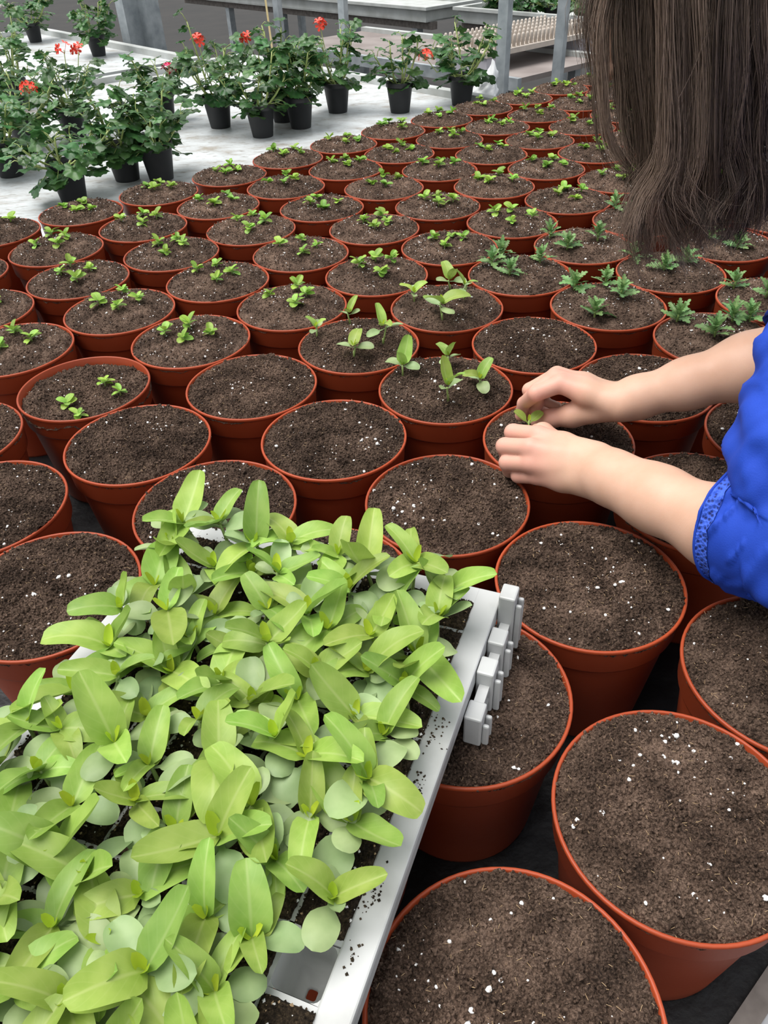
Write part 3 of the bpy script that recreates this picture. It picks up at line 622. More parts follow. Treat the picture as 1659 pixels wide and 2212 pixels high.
def geranium(px, py, label, seed, flowers=(), hgt=.20, spread=.12, nst=8, pot_z=ZB, loc=None, group='geraniums on the white benches'):
    R = random.Random(seed); loc = loc or at(px, py, pot_z); loc = Vector((loc.x, loc.y, pot_z)) + Vector((0, .03 if px else 0, 0))
    t = thing('potted_geranium', label, 'potted plant', loc, 0, group)
    link('pot', GPOT, t)
    st = MB(); leaves = []
    for i in range(nst):
        a_ = 2 * math.pi * i / nst + R.uniform(-.4, .4); sp = spread * R.uniform(.4, 1.15); hh = hgt * R.uniform(.55, 1.15) * (1.2 - .5 * sp / spread)
        pts = [Vector((.012 * math.cos(a_), .012 * math.sin(a_), .10))]
        for q in (.3, .6, .85, 1.0):
            rr_ = .012 + sp * q ** .8; pts.append(Vector((rr_ * math.cos(a_ + .3 * q), rr_ * math.sin(a_ + .3 * q), .10 + hh * q ** 1.25)))
        st.tube(pts, [.0042, .0040, .0036, .003, .0024], 6)
        for k in range(9):
            q = .08 + .92 * k / 8; f_ = q * 4; i0 = min(3, int(f_)); base = pts[i0].lerp(pts[i0 + 1], f_ - i0)
            az = a_ + R.uniform(-2.2, 2.2); pl = R.uniform(.03, .075) * (1.25 - .6 * q); el = R.uniform(-.1, 1.1) if q > .3 else R.uniform(-.5, .4)
            d = Vector((math.cos(az) * math.cos(el), math.sin(az) * math.cos(el), math.sin(el)))
            e = base + d * pl; mid = base + d * pl * .5 + Vector((0, 0, .008))
            st.tube([base, mid, e], [.0016, .0014, .0012], 4)
            leaves.append((e, az + R.uniform(-.5, .5), R.uniform(-.75, .25), R.uniform(.6, 1.1) * (1.1 - .35 * q), R.uniform(-.5, .5)))
    tops = []
    for (kind, fx, fy, fz) in flowers:
        c = Vector((fx, fy, fz)); st.tube([Vector((fx * .3, fy * .3, .16)), Vector((fx * .7, fy * .7, fz * .7)), c], [.0024, .002, .0016], 5); tops.append((kind, c))
    link('stems', st.mesh('stems', M['geranium_stem']), t)
    for (e, az, el, sc, ro) in leaves: link('leaf', R.choice(GLEAF), t, LM(e, az, el, sc, ro))
    for kind, c in tops:
        f_ = link('flower', FL[kind], t, Matrix.Translation(c) @ Matrix.Rotation(R.uniform(0, 6), 4, 'Z'))
    return t
geranium(155, 437, 'geranium nearest the pots in black pot, one big leaf hanging beside its pot', 1, hgt=.15, spread=.15)
geranium(272, 393, 'geranium whose black pot stands between the two foremost geraniums', 2, hgt=.17, spread=.12)
geranium(346, 392, 'front geranium with open centre, right end of the foremost cluster', 3, hgt=.17, spread=.12)
geranium(20, 384, 'geranium cut by the left edge with its black pot low down', 4, hgt=.18, spread=.13)
geranium(60, 330, 'geranium with a single red bloom in the middle of the left cluster', 17, [('red2', .10, -.09, .23)], hgt=.17, spread=.14)
geranium(160, 300, 'geranium with two red blooms on tall stalks at the left cluster', 16, [('red', .05, -.02, .32), ('red', .10, .0, .31)], hgt=.24, spread=.14)
geranium(355, 268, 'geranium with one magenta bloom leaning out over the white bench', 5, [('pink', .06, -.02, .20)], hgt=.15, spread=.12)
geranium(40, 232, 'tall flowerless geranium cut by left edge, directly behind the single red bloom', 15, hgt=.28, spread=.16, nst=9)
geranium(475, 278, 'geranium with red bloom at left end of the middle cluster', 6, [('red2', -.03, -.04, .32)], hgt=.26, spread=.14, nst=9)
geranium(567, 298, 'geranium standing foremost in the middle cluster, pot fully visible', 7, hgt=.22, spread=.12)
geranium(612, 265, 'geranium at back of the middle cluster, pot mostly hidden, small red bloom', 8, [('red', -.11, -.02, .31)], hgt=.27, spread=.13, nst=9)
geranium(650, 279, 'geranium with fan of upright stems, third pot of the middle cluster', 9, hgt=.25, spread=.11, nst=9)
geranium(730, 245, 'geranium with large red bloom at right end of the middle cluster', 10, [('red2', -.05, -.02, .33)], hgt=.24, spread=.10)
geranium(865, 245, 'small geranium with few leaves standing alone right of the cluster', 11, hgt=.18, spread=.09, nst=5)
geranium(998, 229, 'geranium with one red bloom beside the white plastic bag', 12, [('red2', -.17, -.12, .21)], hgt=.24, spread=.14, nst=9)
geranium(212, 122, 'geranium with magenta bloom standing alone on the farther white bench', 13, [('pink', .11, 0, .36)], hgt=.24, spread=.13, nst=9)
geranium(75, 92, 'geranium with pale pink bloom in the upper left corner', 14, [('white', -.18, 0, .23)], hgt=.24, spread=.16, nst=9)
# plant stake with a paper tag behind the middle cluster
sp_ = at(594, 150, ZB); t = thing('plant_stake', 'thin wooden stake with a yellowed paper tag rising behind geraniums', 'plant label', sp_)
b = MB(); b.box((0, 0, .24), (.010, .006, .48)); link('stick', b.mesh('stick', M['wood'], False), t, Matrix.Rotation(-.03, 4, 'Y'))
b = MB(); b.box((.004, -.006, .445), (.046, .002, .11)); link('paper_tag', b.mesh('paper_tag', M['wood'], False), t, Matrix.Rotation(-.03, 4, 'Y'))
# crumpled white bag
bb = MB(); nseg, nr_ = 28, 14; vv = []; ff = []
for i in range(nr_ + 1):
    q = i / nr_
    for k in range(nseg):
        a_ = 2 * math.pi * k / nseg
        rad = .062 * (1 - q) ** .6 + .004; d = noise.noise(Vector((math.cos(a_) * 2, math.sin(a_) * 2, q * 4))) * .5 + noise.noise(Vector((math.cos(a_) * 5, math.sin(a_) * 5, q * 9))) * .25
        rad *= 1 + .7 * d; hz_ = .12 * q * (1 + .25 * math.cos(a_ - .3))
        vv.append((rad * math.cos(a_) + .035 * q, rad * math.sin(a_), max(0.0, hz_)))
for i in range(nr_):
    for k in range(nseg): ff.append((i * nseg + k, i * nseg + (k + 1) % nseg, (i + 1) * nseg + (k + 1) % nseg, (i + 1) * nseg + k))
bb.add(vv, ff); bb.add([vv[nr_ * nseg + k] for k in range(nseg)], [tuple(range(nseg))])
M['bag'] = noise_mat('white plastic film', [(0.3, (.80, .82, .84)), (0.7, (.90, .91, .92))], 20, 0.35)
thing('plastic_bag', 'crumpled white plastic bag at the far corner of the white bench', 'bag', at(1045, 212, ZB) + Vector((0, .05, 0)), 0, data=bb.mesh('plastic_bag', M['bag']))
# ---------------------------------------------------------------- greenhouse background
for i, (px, py, w_, wd) in enumerate(((1083, 188, .050, .050), (1204, 165, .046, .046), (748, 140, .040, .040), (606, 80, .045, .045), (330, 80, .12, .12), (292, 84, .16, .08))):
    p = at(px, py, ZB); b = MB(); rot = Matrix.Rotation(BA + .25, 3, 'Z')
    b.box((p.x, p.y, (ZF + 2.6) / 2), (w_, wd, 2.6 - ZF), rot)
    # C-channel lip of the galvanised post
    b.box((p.x, p.y, ZF + .005), (w_ * 2, wd * 2, .01), rot)
    struct('column_%d' % (i + 1), b.mesh('column', M['metal'], False))
def tray_box(label, u0, u1, v0, v1, zt, hh=.10):
    t = thing('plant_trough', label, 'trough', uv((u0 + u1) / 2, (v0 + v1) / 2, zt - hh)); inv = Matrix.Translation(-t.location)
    def pt(nm, *bs):
        b = MB()
        for x in bs: ubox(b, *x)
        me = b.mesh(nm, M['white_rail'], False); me.transform(inv); link(nm, me, t)
    for x in ((u0, u0 + .02, v0, v1), (u1 - .02, u1, v0, v1), (u0 + .02, u1 - .02, v0, v0 + .02), (u0 + .02, u1 - .02, v1 - .02, v1)): pt('side_wall', (*x, zt - hh, zt - .02))
    for x in ((u0 - .03, u0 + .02, v0 - .03, v1 + .03), (u1 - .02, u1 + .03, v0 - .03, v1 + .03), (u0 + .02, u1 - .02, v0 - .03, v0 + .02), (u0 + .02, u1 - .02, v1 - .02, v1 + .03)): pt('lip', (*x, zt - .02, zt))
    pt('base', (u0, u1, v0, v1, zt - hh, zt - hh + .01))
    return t
tray_box('long white trough at the very top, ending left of the near metal post', 4.77, 5.8, 4.92, 8.6, -.10)
tray_box('white trough with green plants behind the rack of pegs', 4.91, 5.9, 2.4, 4.72, -.10)
def frame(label, u0, u1, v0, v1, zt):
    t = thing('bench_frame', label, 'bench frame', uv((u0 + u1) / 2, (v0 + v1) / 2, ZF)); inv = Matrix.Translation(-t.location)
    def pt(nm, m, x):
        b = MB(); ubox(b, *x); me = b.mesh(nm, m, False); me.transform(inv); link(nm, me, t)
    for vv_ in np.arange(v0 + .2, v1, .9):
        for uu_ in (u0 + .08, u1 - .08): pt('leg', M['metal'], (uu_ - .03, uu_ + .03, vv_ - .03, vv_ + .03, ZF, zt - .05))
    pt('beam', M['rail_dirty'], (u0 + .04, u0 + .10, v0, v1, zt - .05, zt)); pt('beam', M['rail_dirty'], (u1 - .10, u1 - .04, v0, v1, zt - .05, zt))
frame('dark metal frame carrying the long white trough at the top', 4.77, 5.8, 4.9, 8.6, -.201)
frame('dark metal frame under the white trough behind the peg rack', 4.91, 5.9, 2.4, 4.72, -.201)
# weathered grey table with a white back ledge
t = thing('work_table', 'weathered grey-brown table behind the geraniums with a white back ledge', 'table', uv(3.8, 4.3, ZF)); inv = Matrix.Translation(-t.location)
for nm, m, x in [('table_top', M['grey_board'], (3.5, 4.15, 2.9, 4.95, -.215, -.19)), ('ledge', M['white_rail'], (4.15, 4.20, 2.9, 4.95, -.22, -.165)), ('apron', M['metal'], (3.47, 3.50, 2.9, 4.95, -.25, -.19))] + [('leg', M['metal'], (a_ - .025, a_ + .025, c_ - .025, c_ + .025, ZF, -.215)) for a_ in (3.56, 4.08) for c_ in (3.0, 4.85)]:
    b = MB(); ubox(b, *x); me = b.mesh(nm, m, False); me.transform(inv); link(nm, me, t)
# rack of pegs
t = thing('peg_rack', 'lilac plastic rack with rows of upright beige pegs behind metal post', 'rack', uv(3.95, 3.3, -.189)); inv = Matrix.Translation(-t.location)
for nm, m, x in [('rack_top', M['peg'], (3.45, 4.4, 3.10, 3.50, -.115, -.09)), ('foot', M['lilac'], (3.46, 3.60, 3.11, 3.49, -.189, -.115)), ('foot', M['lilac'], (4.25, 4.39, 3.11, 3.49, -.189, -.115))]:
    b = MB(); ubox(b, *x); me = b.mesh(nm, m, False); me.transform(inv); link(nm, me, t)
b = MB(); b.lathe([(0, .06), (.006, .058), (.009, .05), (.010, 0), (0, 0)][::-1], 8); PEG = b.mesh('peg', M['peg'])
for i in range(26):
    for k in range(5): link('peg', PEG, t, inv @ Matrix.Translation(uv(3.48 + i * .0355, 3.13 + k * .085, -.09)))
# steel grating beyond the bench end
t = thing('steel_grating', 'small steel grating step beside the foot of the metal post', 'grating', uv(3.2, 2.45, ZF)); inv = Matrix.Translation(-t.location)
for i in range(13):
    b = MB(); ubox(b, 3.0 + i * .033, 3.008 + i * .033, 2.0, 2.6, -.20, -.185); me = b.mesh('bar', M['metal'], False); me.transform(inv); link('bar', me, t)
for i in range(14):
    b = MB(); ubox(b, 3.0, 3.404, 2.0 + i * .046, 2.006 + i * .046, -.199, -.186); me = b.mesh('cross_bar', M['metal'], False); me.transform(inv); link('cross_bar', me, t)
for a_ in (3.03, 3.37):
    for c_ in (2.05, 2.55):
        b = MB(); ubox(b, a_ - .02, a_ + .02, c_ - .02, c_ + .02, ZF, -.20); me = b.mesh('leg', M['metal'], False); me.transform(inv); link('leg', me, t)
# plants standing in the far trough
for i, (u_, v_) in enumerate(((5.08, 3.45), (5.10, 3.72), (5.08, 3.98), (5.10, 4.24), (5.08, 4.5))):
    geranium(0, 0, 'dark leafy plant in far white trough, %s from the right' % ORD[i], 60 + i, hgt=.10, spread=.17, nst=9, pot_z=-.188, loc=uv(u_, v_), group='plants in the far trough')
# ---------------------------------------------------------------- person
def V3(v): return np.array([v[0], v[1], v[2]], dtype=np.float32)
class Field:
    """signed distance grid, surface extracted as dual quads"""
    def __init__(s, lo, hi, h):
        s.lo = np.array(lo, np.float32); s.h = h; s.n = np.ceil((np.array(hi) - s.lo) / h).astype(int) + 1
        s.D = np.full(s.n, 1.0, np.float32)
    def empty(s):
        f = Field.__new__(Field); f.lo, f.h, f.n = s.lo, s.h, s.n; f.D = np.full(s.n, 1.0, np.float32); return f
    def sub(s, a, b, m):
        i0 = np.clip(np.floor((np.minimum(a, b) - m - s.lo) / s.h).astype(int), 0, s.n); i1 = np.clip(np.ceil((np.maximum(a, b) + m - s.lo) / s.h).astype(int) + 1, 0, s.n)
        sl = tuple(slice(i0[k], i1[k]) for k in range(3))
        ax = [s.lo[k] + s.h * np.arange(i0[k], i1[k], dtype=np.float32) for k in range(3)]
        return sl, np.meshgrid(*ax, indexing='ij', sparse=True)
    def cone(s, a, b, ra, rb, k=0.004):
        a, b = V3(a), V3(b); sl, (X, Y, Z) = s.sub(a, b, max(ra, rb) + .012 + k)
        if 0 in s.D[sl].shape: return
        d = b - a; L2 = max(float(d @ d), 1e-12)
        t = np.clip(((X - a[0]) * d[0] + (Y - a[1]) * d[1] + (Z - a[2]) * d[2]) / L2, 0, 1)
        q = np.sqrt((X - a[0] - t * d[0]) ** 2 + (Y - a[1] - t * d[1]) ** 2 + (Z - a[2] - t * d[2]) ** 2) - (ra + (rb - ra) * t)
        s.D[sl] = smin(s.D[sl], q, k)
    def chain(s, pts, rads, k=0.003):
        for i in range(len(pts) - 1): s.cone(pts[i], pts[i + 1], rads[i], rads[i + 1], k)
    def ell(s, c, R3, rad, k=0.01, sign=1):
        c = V3(c); m = max(rad) + .02 + k; sl, (X, Y, Z) = s.sub(c, c, m)
        if 0 in s.D[sl].shape: return
        P = [X - c[0], Y - c[1], Z - c[2]]; q = 0
        for j in range(3): q = q + ((P[0] * R3[0, j] + P[1] * R3[1, j] + P[2] * R3[2, j]) / rad[j]) ** 2
        q = (np.sqrt(q) - 1) * min(rad)
        s.D[sl] = smin(s.D[sl], q, k) if sign > 0 else -smin(-s.D[sl], q, k)
    def merge(s, o, k): s.D = smin(s.D, o.D, k)
    def nets(s):
        D = s.D; S = D < 0; c = S[:-1, :-1, :-1].astype(np.int8)
        cnt = np.zeros(c.shape, np.int8)
        for a in (0, 1):
            for b in (0, 1):
                for e in (0, 1): cnt += S[a:S.shape[0] - 1 + a, b:S.shape[1] - 1 + b, e:S.shape[2] - 1 + e]
        I = np.argwhere((cnt > 0) & (cnt < 8)); idx = np.full(cnt.shape, -1, np.int32); idx[tuple(I.T)] = np.arange(len(I))
        acc = np.zeros((len(I), 3), np.float32); n = np.zeros(len(I), np.float32)
        cor = [(a, b, e) for a in (0, 1) for b in (0, 1) for e in (0, 1)]
        for p in cor:
            for ax in range(3):
                if p[ax]: continue
                q = list(p); q[ax] = 1
                A = D[tuple((I + p).T)]; B = D[tuple((I + q).T)]; m = (A < 0) != (B < 0)
                t = np.where(m, A / np.where(m, A - B, 1), 0)
                pos = np.tile(np.array(p, np.float32), (len(I), 1)); pos[:, ax] = t
                acc += pos * m[:, None]; n += m
        v = s.lo + s.h * (I + acc / n[:, None])
        F = []
        for ax in range(3):
            b, e = [k for k in range(3) if k != ax]
            sl0 = [slice(None)] * 3; sl1 = [slice(None)] * 3; sl0[ax] = slice(0, -1); sl1[ax] = slice(1, None)
            ch = S[tuple(sl0)] != S[tuple(sl1)]
            J = np.argwhere(ch); J = J[(J[:, b] > 0) & (J[:, e] > 0) & (J[:, b] < idx.shape[b]) & (J[:, e] < idx.shape[e])]
            ob = np.zeros(3, int); ob[b] = 1; oe = np.zeros(3, int); oe[e] = 1
            q = np.stack([idx[tuple((J - ob - oe).T)], idx[tuple((J - oe).T)], idx[tuple(J.T)], idx[tuple((J - ob).T)]], 1)
            ins = S[tuple(J.T)]; flip = ins if ax != 1 else ~ins
            q = np.where(flip[:, None], q, q[:, ::-1]); F.append(q)
        F = np.concatenate(F); F = F[(F >= 0).all(1)]
        return v, F
def smin(a, b, k):
    h = np.clip(.5 + .5 * (b - a) / k, 0, 1); return b + (a - b) * h - k * h * (1 - h)
def np_mesh(name, v, F, mats):
    me = bpy.data.meshes.new(name); me.vertices.add(len(v)); me.vertices.foreach_set('co', np.asarray(v, np.float32).ravel())
    me.loops.add(F.size); me.loops.foreach_set('vertex_index', F.astype(np.int32).ravel())
    me.polygons.add(len(F)); me.polygons.foreach_set('loop_start', np.arange(0, F.size, F.shape[1], dtype=np.int32))
    me.polygons.foreach_set('use_smooth', np.ones(len(F), bool))
    for m in mats: me.materials.append(m)
    me.update(calc_edges=True); me.validate(); return me
def relax(v, F, it=2, lam=.5):
    E_ = np.concatenate([F[:, [0, 1]], F[:, [1, 2]], F[:, [2, 3]], F[:, [3, 0]]]); deg = np.bincount(E_.ravel(), minlength=len(v)).astype(np.float32)
    for k in range(it):
        a = np.zeros_like(v)
        for c in range(3): a[:, c] = np.bincount(E_[:, 0], v[E_[:, 1], c], len(v)) + np.bincount(E_[:, 1], v[E_[:, 0], c], len(v))
        v = v + lam * (a / np.maximum(deg, 1)[:, None] - v)
    return v

# joints (metres; z = 0 is the pot rim plane)
shL, shR = Vector((.465, .66, .36)), Vector((.706, .891, .38))
neck0 = Vector((.575, .795, .42))
elL, wrL = atd(1704, 1208, .70), at(1284, 1015, .052)
elR, wrR = atd(1748, 757, .885), at(1338, 869, .074)
FING = []
# near (left) hand
mL = [at(1164, 941, .060), at(1147, 968, .058), at(1148, 1001, .043), at(1162, 1028, .026)]
pL = [at(1108, 934, .048), at(1090, 964, .046), at(1096, 999, .031), at(1120, 1027, .017)]
box = (np.array([.10, .47, -.03]), np.array([.44, .92, .22]))
FL_ = Field(box[0], box[1], .0015)
FL_.cone(elL, elL + (shL - elL) * .35, .036, .040, .02)
q1 = elL.lerp(wrL, .28); q2 = elL.lerp(wrL, .62); q3 = elL.lerp(wrL, .9)
FL_.chain([elL, q1, q2, q3, wrL], [.0365, .0395, .0335, .0275, .0255], .02)
side = (mL[3] - mL[0]).normalized()
for s_ in (-1, 1): FL_.chain([elL.lerp(wrL, .7) + side * .004 * s_, wrL + side * .0075 * s_, wrL.lerp((mL[0] + mL[3]) / 2, .25) + side * .013 * s_], [.028, .0205, .018], .012)
for i in range(4):
    w0 = wrL + side * (-.014 + .0095 * i)
    FL_.chain([w0, w0.lerp(mL[i], .55), mL[i]], [.017, .0148, .0122 - .0008 * (i == 3)], .010)
fg = FL_.empty()
for i in range(4):
    f1 = FL_.empty(); r0 = [.0112, .0112, .0108, .0098][i]
    dip = pL[i] + Vector((.006, .010, -.020 if i < 3 else -.008)); tip = dip + Vector((.014, .004, -.014 if i < 2 else -.008 if i < 3 else -.004))
    f1.chain([mL[i], pL[i], dip, tip], [r0 * 1.06, r0 * .98, r0 * .86, r0 * .74], .0022)
    fg.D = np.minimum(fg.D, f1.D)
FL_.merge(fg, .0035)
th0 = wrL.lerp(mL[0], .35) + Vector((0, .018, -.008)); th1 = mL[0] + Vector((.012, .030, -.016)); th2 = Vector((.206, .838, .030)); th3 = Vector((.203, .846, .016))
FL_.chain([th0, th1, th2, th3], [.017, .0125, .0105, .0085], .006)
vL, fL = FL_.nets(); vL = relax(vL, fL, 3)
# far (right) hand
mR0 = at(1212, 829, .088); mR = [mR0, mR0 + Vector((-.003, .021, -.003)), mR0 + Vector((.004, .040, -.010)), mR0 + Vector((.014, .056, -.020))]
FR_ = Field((.13, .76, -.02), (.60, 1.00, .30), .0015)
FR_.cone(elR, elR + (shR - elR) * .35, .042, .045, .02)
FR_.chain([elR, elR.lerp(wrR, .3), elR.lerp(wrR, .62), elR.lerp(wrR, .9), wrR], [.0400, .0375, .0285, .0240, .0225], .02)
for i in range(4):
    w0 = wrR + Vector((-.002, -.012 + .010 * i, .002 - .002 * i))
    FR_.chain([w0, w0.lerp(mR[i], .55), mR[i]], [.0175, .0150, .0122 - .0008 * (i == 3)], .010)
fg = FR_.empty()
i1 = [mR[0], at(1158, 850, .078), at(1134, 878, .048) + Vector((0, .008, 0)), at(1126, 903, .026) + Vector((0, .006, 0))]
i2 = [mR[1], at(1160, 858, .072) + Vector((.004, .016, 0)), at(1158, 884, .044) + Vector((.004, .014, 0)), Vector((.205, .893, .020))]
i3 = [mR[2], mR[2] + Vector((-.034, .002, -.022)), mR[2] + Vector((-.026, -.010, -.046)), mR[2] + Vector((-.006, -.016, -.052))]
i4 = [mR[3], mR[3] + Vector((-.026, .0, -.018)), mR[3] + Vector((-.020, -.010, -.036)), mR[3] + Vector((-.004, -.014, -.040))]
for ch, r0 in ((i1, .0108), (i2, .0108), (i3, .0104), (i4, .0094)):
    f1 = FR_.empty(); f1.chain(ch, [r0 * 1.06, r0 * .98, r0 * .84, r0 * .72], .0022); fg.D = np.minimum(fg.D, f1.D)
FR_.merge(fg, .0035)
FR_.chain([at(1308, 880, .064), at(1236, 897, .046), at(1190, 904, .033), at(1158, 910, .025)], [.0190, .0150, .0115, .0082], .008)
vR, fR = FR_.nets(); vR = relax(vR, fR, 3)
# head
Hc = atd(1490, -60, .80); HF = Vector((-.80, .17, -.57)).normalized(); HS = Vector((HF.y, -HF.x, 0)).normalized() * -1; HU = HF.cross(HS) * (1 if HF.cross(HS).z > 0 else -1)
HR = np.array([[HF.x, HS.x, HU.x], [HF.y, HS.y, HU.y], [HF.z, HS.z, HU.z]], np.float32)
def hp(f, s_, u): return Hc + HF * f + HS * s_ + HU * u
FH = Field(np.array(Hc) - .17, np.array(Hc) + .17, .0034)
FH.ell(hp(-.012, 0, .022), HR, (.098, .076, .092), .01)
FH.ell(hp(.020, 0, -.045), HR, (.066, .058, .072), .03)
FH.cone(hp(.030, 0, -.098), hp(.058, 0, -.092), .022, .018, .02)
for s_ in (-1, 1):
    FH.ell(hp(.082, .031 * s_, .0), HR, (.012, .017, .011), .008, -1)
    FH.ell(hp(.070, .031 * s_, .0), HR, (.0125, .0125, .0125), .002)
    FH.cone(hp(.080, .014 * s_, .022), hp(.070, .045 * s_, .020), .008, .007, .012)
    FH.ell(hp(.060, .038 * s_, -.034), HR, (.022, .020, .020), .015)
    FH.ell(hp(-.012, .078 * s_, -.008), HR, (.018, .007, .030), .004)
FH.chain([hp(.086, 0, .008), hp(.100, 0, -.020), hp(.108, 0, -.034)], [.007, .009, .011], .008)
for s_ in (-1, 1): FH.ell(hp(.096, .011 * s_, -.036), HR, (.010, .008, .008), .005)
FH.cone(hp(.078, -.018, -.060), hp(.078, .018, -.060), .008, .008, .006); FH.cone(hp(.090, -.008, -.057), hp(.090, .008, -.057), .006, .006, .006); FH.cone(hp(.088, -.008, -.069), hp(.088, .008, -.069), .0065, .0065, .004)
FH.cone(hp(-.035, 0, -.05), Hc.lerp(neck0, .55), .052, .052, .03)
vH, fH = FH.nets(); vH = relax(vH, fH, 2)
# trunk and legs (clothed)
hip = Vector((.90, .46, -.04)); hL, hR = hip - BU * .085, hip + BU * .085
knL, knR = hL + Vector((.02, -.01, -.44)), hR + Vector((.03, -.02, -.44)); anL, anR = knL + Vector((.03, -.03, -.41)), knR + Vector((.03, -.03, -.41))
def trunk(F, g, k=.05):
    ch = neck0.lerp(hip, .25); wa = neck0.lerp(hip, .62)
    for s_ in (-1, 1):
        F.cone(ch + BU * .07 * s_, wa + BU * .05 * s_, .105 + g, .092 + g, k); F.cone(wa + BU * .05 * s_, hip + BU * .075 * s_, .092 + g, .105 + g, k)
    F.chain([shL, neck0 + Vector((0, 0, -.05)), shR], [.055 + g, .07 + g, .055 + g], k)
FB = Field((.30, .05, -.98), (1.20, 1.10, .62), .012)
trunk(FB, 0); FB.chain([Hc.lerp(neck0, .35), neck0], [.052, .058], .04)
for h_, k_, a_ in ((hL, knL, anL), (hR, knR, anR)): FB.chain([h_, k_, a_], [.085, .055, .037], .03); FB.chain([a_ + Vector((0, 0, -.045)), a_ + BV * .17 + Vector((0, 0, -.058))], [.036, .026], .03)
FB.chain([shL, elL.lerp(shL, .3)], [.052, .044], .03); FB.chain([shR, elR.lerp(shR, .3)], [.052, .044], .03)
vB, fB = FB.nets()
vs4 = [vL, vR, vH, vB]; offs = np.cumsum([0] + [len(x) for x in vs4])
allv = np.concatenate(vs4); allf = np.concatenate([f_ + o_ for f_, o_ in zip((fL, fR, fH, fB), offs)])
def skin_mat():
    m, nt, b_ = new_mat('skin'); tc = N(nt, 'ShaderNodeTexCoord')
    n1 = N(nt, 'ShaderNodeTexNoise'); n1.inputs['Scale'].default_value = 26; n1.inputs['Detail'].default_value = 5; nt.links.new(tc.outputs['Object'], n1.inputs['Vector'])
    r1 = ramp(nt, n1.outputs['Fac'], [(.3, (.55, .325, .225)), (.7, (.62, .385, .28))])
    at_ = N(nt, 'ShaderNodeAttribute', attribute_name='flush'); mi = N(nt, 'ShaderNodeMixRGB'); nt.links.new(at_.outputs['Fac'], mi.inputs[0]); nt.links.new(r1.outputs[0], mi.inputs[1]); mi.inputs[2].default_value = (.62, .30, .235, 1)
    nt.links.new(mi.outputs[0], b_.inputs['Base Color']); b_.inputs['Roughness'].default_value = .5; b_.inputs['Specular IOR Level'].default_value = .35
    b_.inputs['Subsurface Weight'].default_value = .12; b_.inputs['Subsurface Radius'].default_value = (.010, .004, .002); b_.inputs['Subsurface Scale'].default_value = .5
    n2 = N(nt, 'ShaderNodeTexVoronoi'); n2.inputs['Scale'].default_value = 900; nt.links.new(tc.outputs['Object'], n2.inputs['Vector'])
    bp = N(nt, 'ShaderNodeBump'); bp.inputs['Strength'].default_value = .12; bp.inputs['Distance'].default_value = .0004; nt.links.new(n2.outputs['Distance'], bp.inputs['Height']); nt.links.new(bp.outputs[0], b_.inputs['Normal'])
    return m
M['skin'] = skin_mat()
person = thing('person', 'person with long brown hair in blue blouse, bending to plant a seedling', 'person', (hip.x, hip.y, ZF))
pinv = Matrix.Translation(-person.location)
bm_ = np_mesh('body', allv, allf, [M['skin']])
fl = np.zeros(len(allv), np.float32)
for k_, (c_, pts_) in enumerate(((0, pL + mL), (1, i1 + i2 + [at(1188, 905, .031), at(1152, 913, .021)]))):
    seg = slice(offs[c_], offs[c_ + 1]); P_ = np.array([tuple(p) for p in pts_], np.float32)
    d_ = np.min(np.linalg.norm(allv[seg][:, None] - P_[None], axis=2), axis=1); fl[seg] = np.clip(1 - (d_ - .012) / .035, 0, 1) * .75
at_ = bm_.attributes.new('flush', 'FLOAT', 'POINT'); at_.data.foreach_set('value', fl)
bm_.transform(pinv); link('body', bm_, person)
# clothes
M['blue'] = noise_mat('blue cotton', [(.3, (.011, .046, .36)), (.7, (.018, .066, .46))], 18, .75, bump=.35, bscale=700, bdist=.0006, spec=.25)
M['denim'] = noise_mat('dark trousers', [(.3, (.010, .012, .020)), (.7, (.02, .024, .036))], 60, .9)
M['shoe'] = noise_mat('dark shoe', [(.3, (.01, .01, .01)), (.7, (.03, .03, .03))], 30, .6)
FT = Field((.30, .05, -.10), (1.20, 1.15, .60), .009); trunk(FT, .016); FT.chain([neck0 + Vector((.02, -.02, -.02)), neck0.lerp(Hc, .22)], [.090, .074], .04); v_, f_ = FT.nets(); v_ = relax(v_, f_, 2)
me = np_mesh('blouse', v_, f_, [M['blue']]); me.transform(pinv); blouse = link('blouse', me, person)
FT = Field((.6, .1, -.96), (1.2, .8, .12), .009)
for h_, k_, a_ in ((hL, knL, anL), (hR, knR, anR)): FT.chain([h_ + Vector((0, 0, .04)), k_, a_], [.125, .078, .062], .03)
v_, f_ = FT.nets(); me = np_mesh('trousers', v_, f_, [M['denim']]); me.transform(pinv); link('trousers', me, person)
for a_ in (anL, anR):
    FS = Field(np.array(a_) - .14, np.array(a_) + .30, .006); FS.chain([a_ + Vector((0, 0, -.05)) - BV * .03, a_ + BV * .10 + Vector((0, 0, -.062)), a_ + BV * .18 + Vector((0, 0, -.064))], [.044, .038, .033], .02)
    v_, f_ = FS.nets(); v_[:, 2] = np.maximum(v_[:, 2], ZF + .001); me = np_mesh('shoe', v_, f_, [M['shoe']]); me.transform(pinv); link('shoe', me, person)
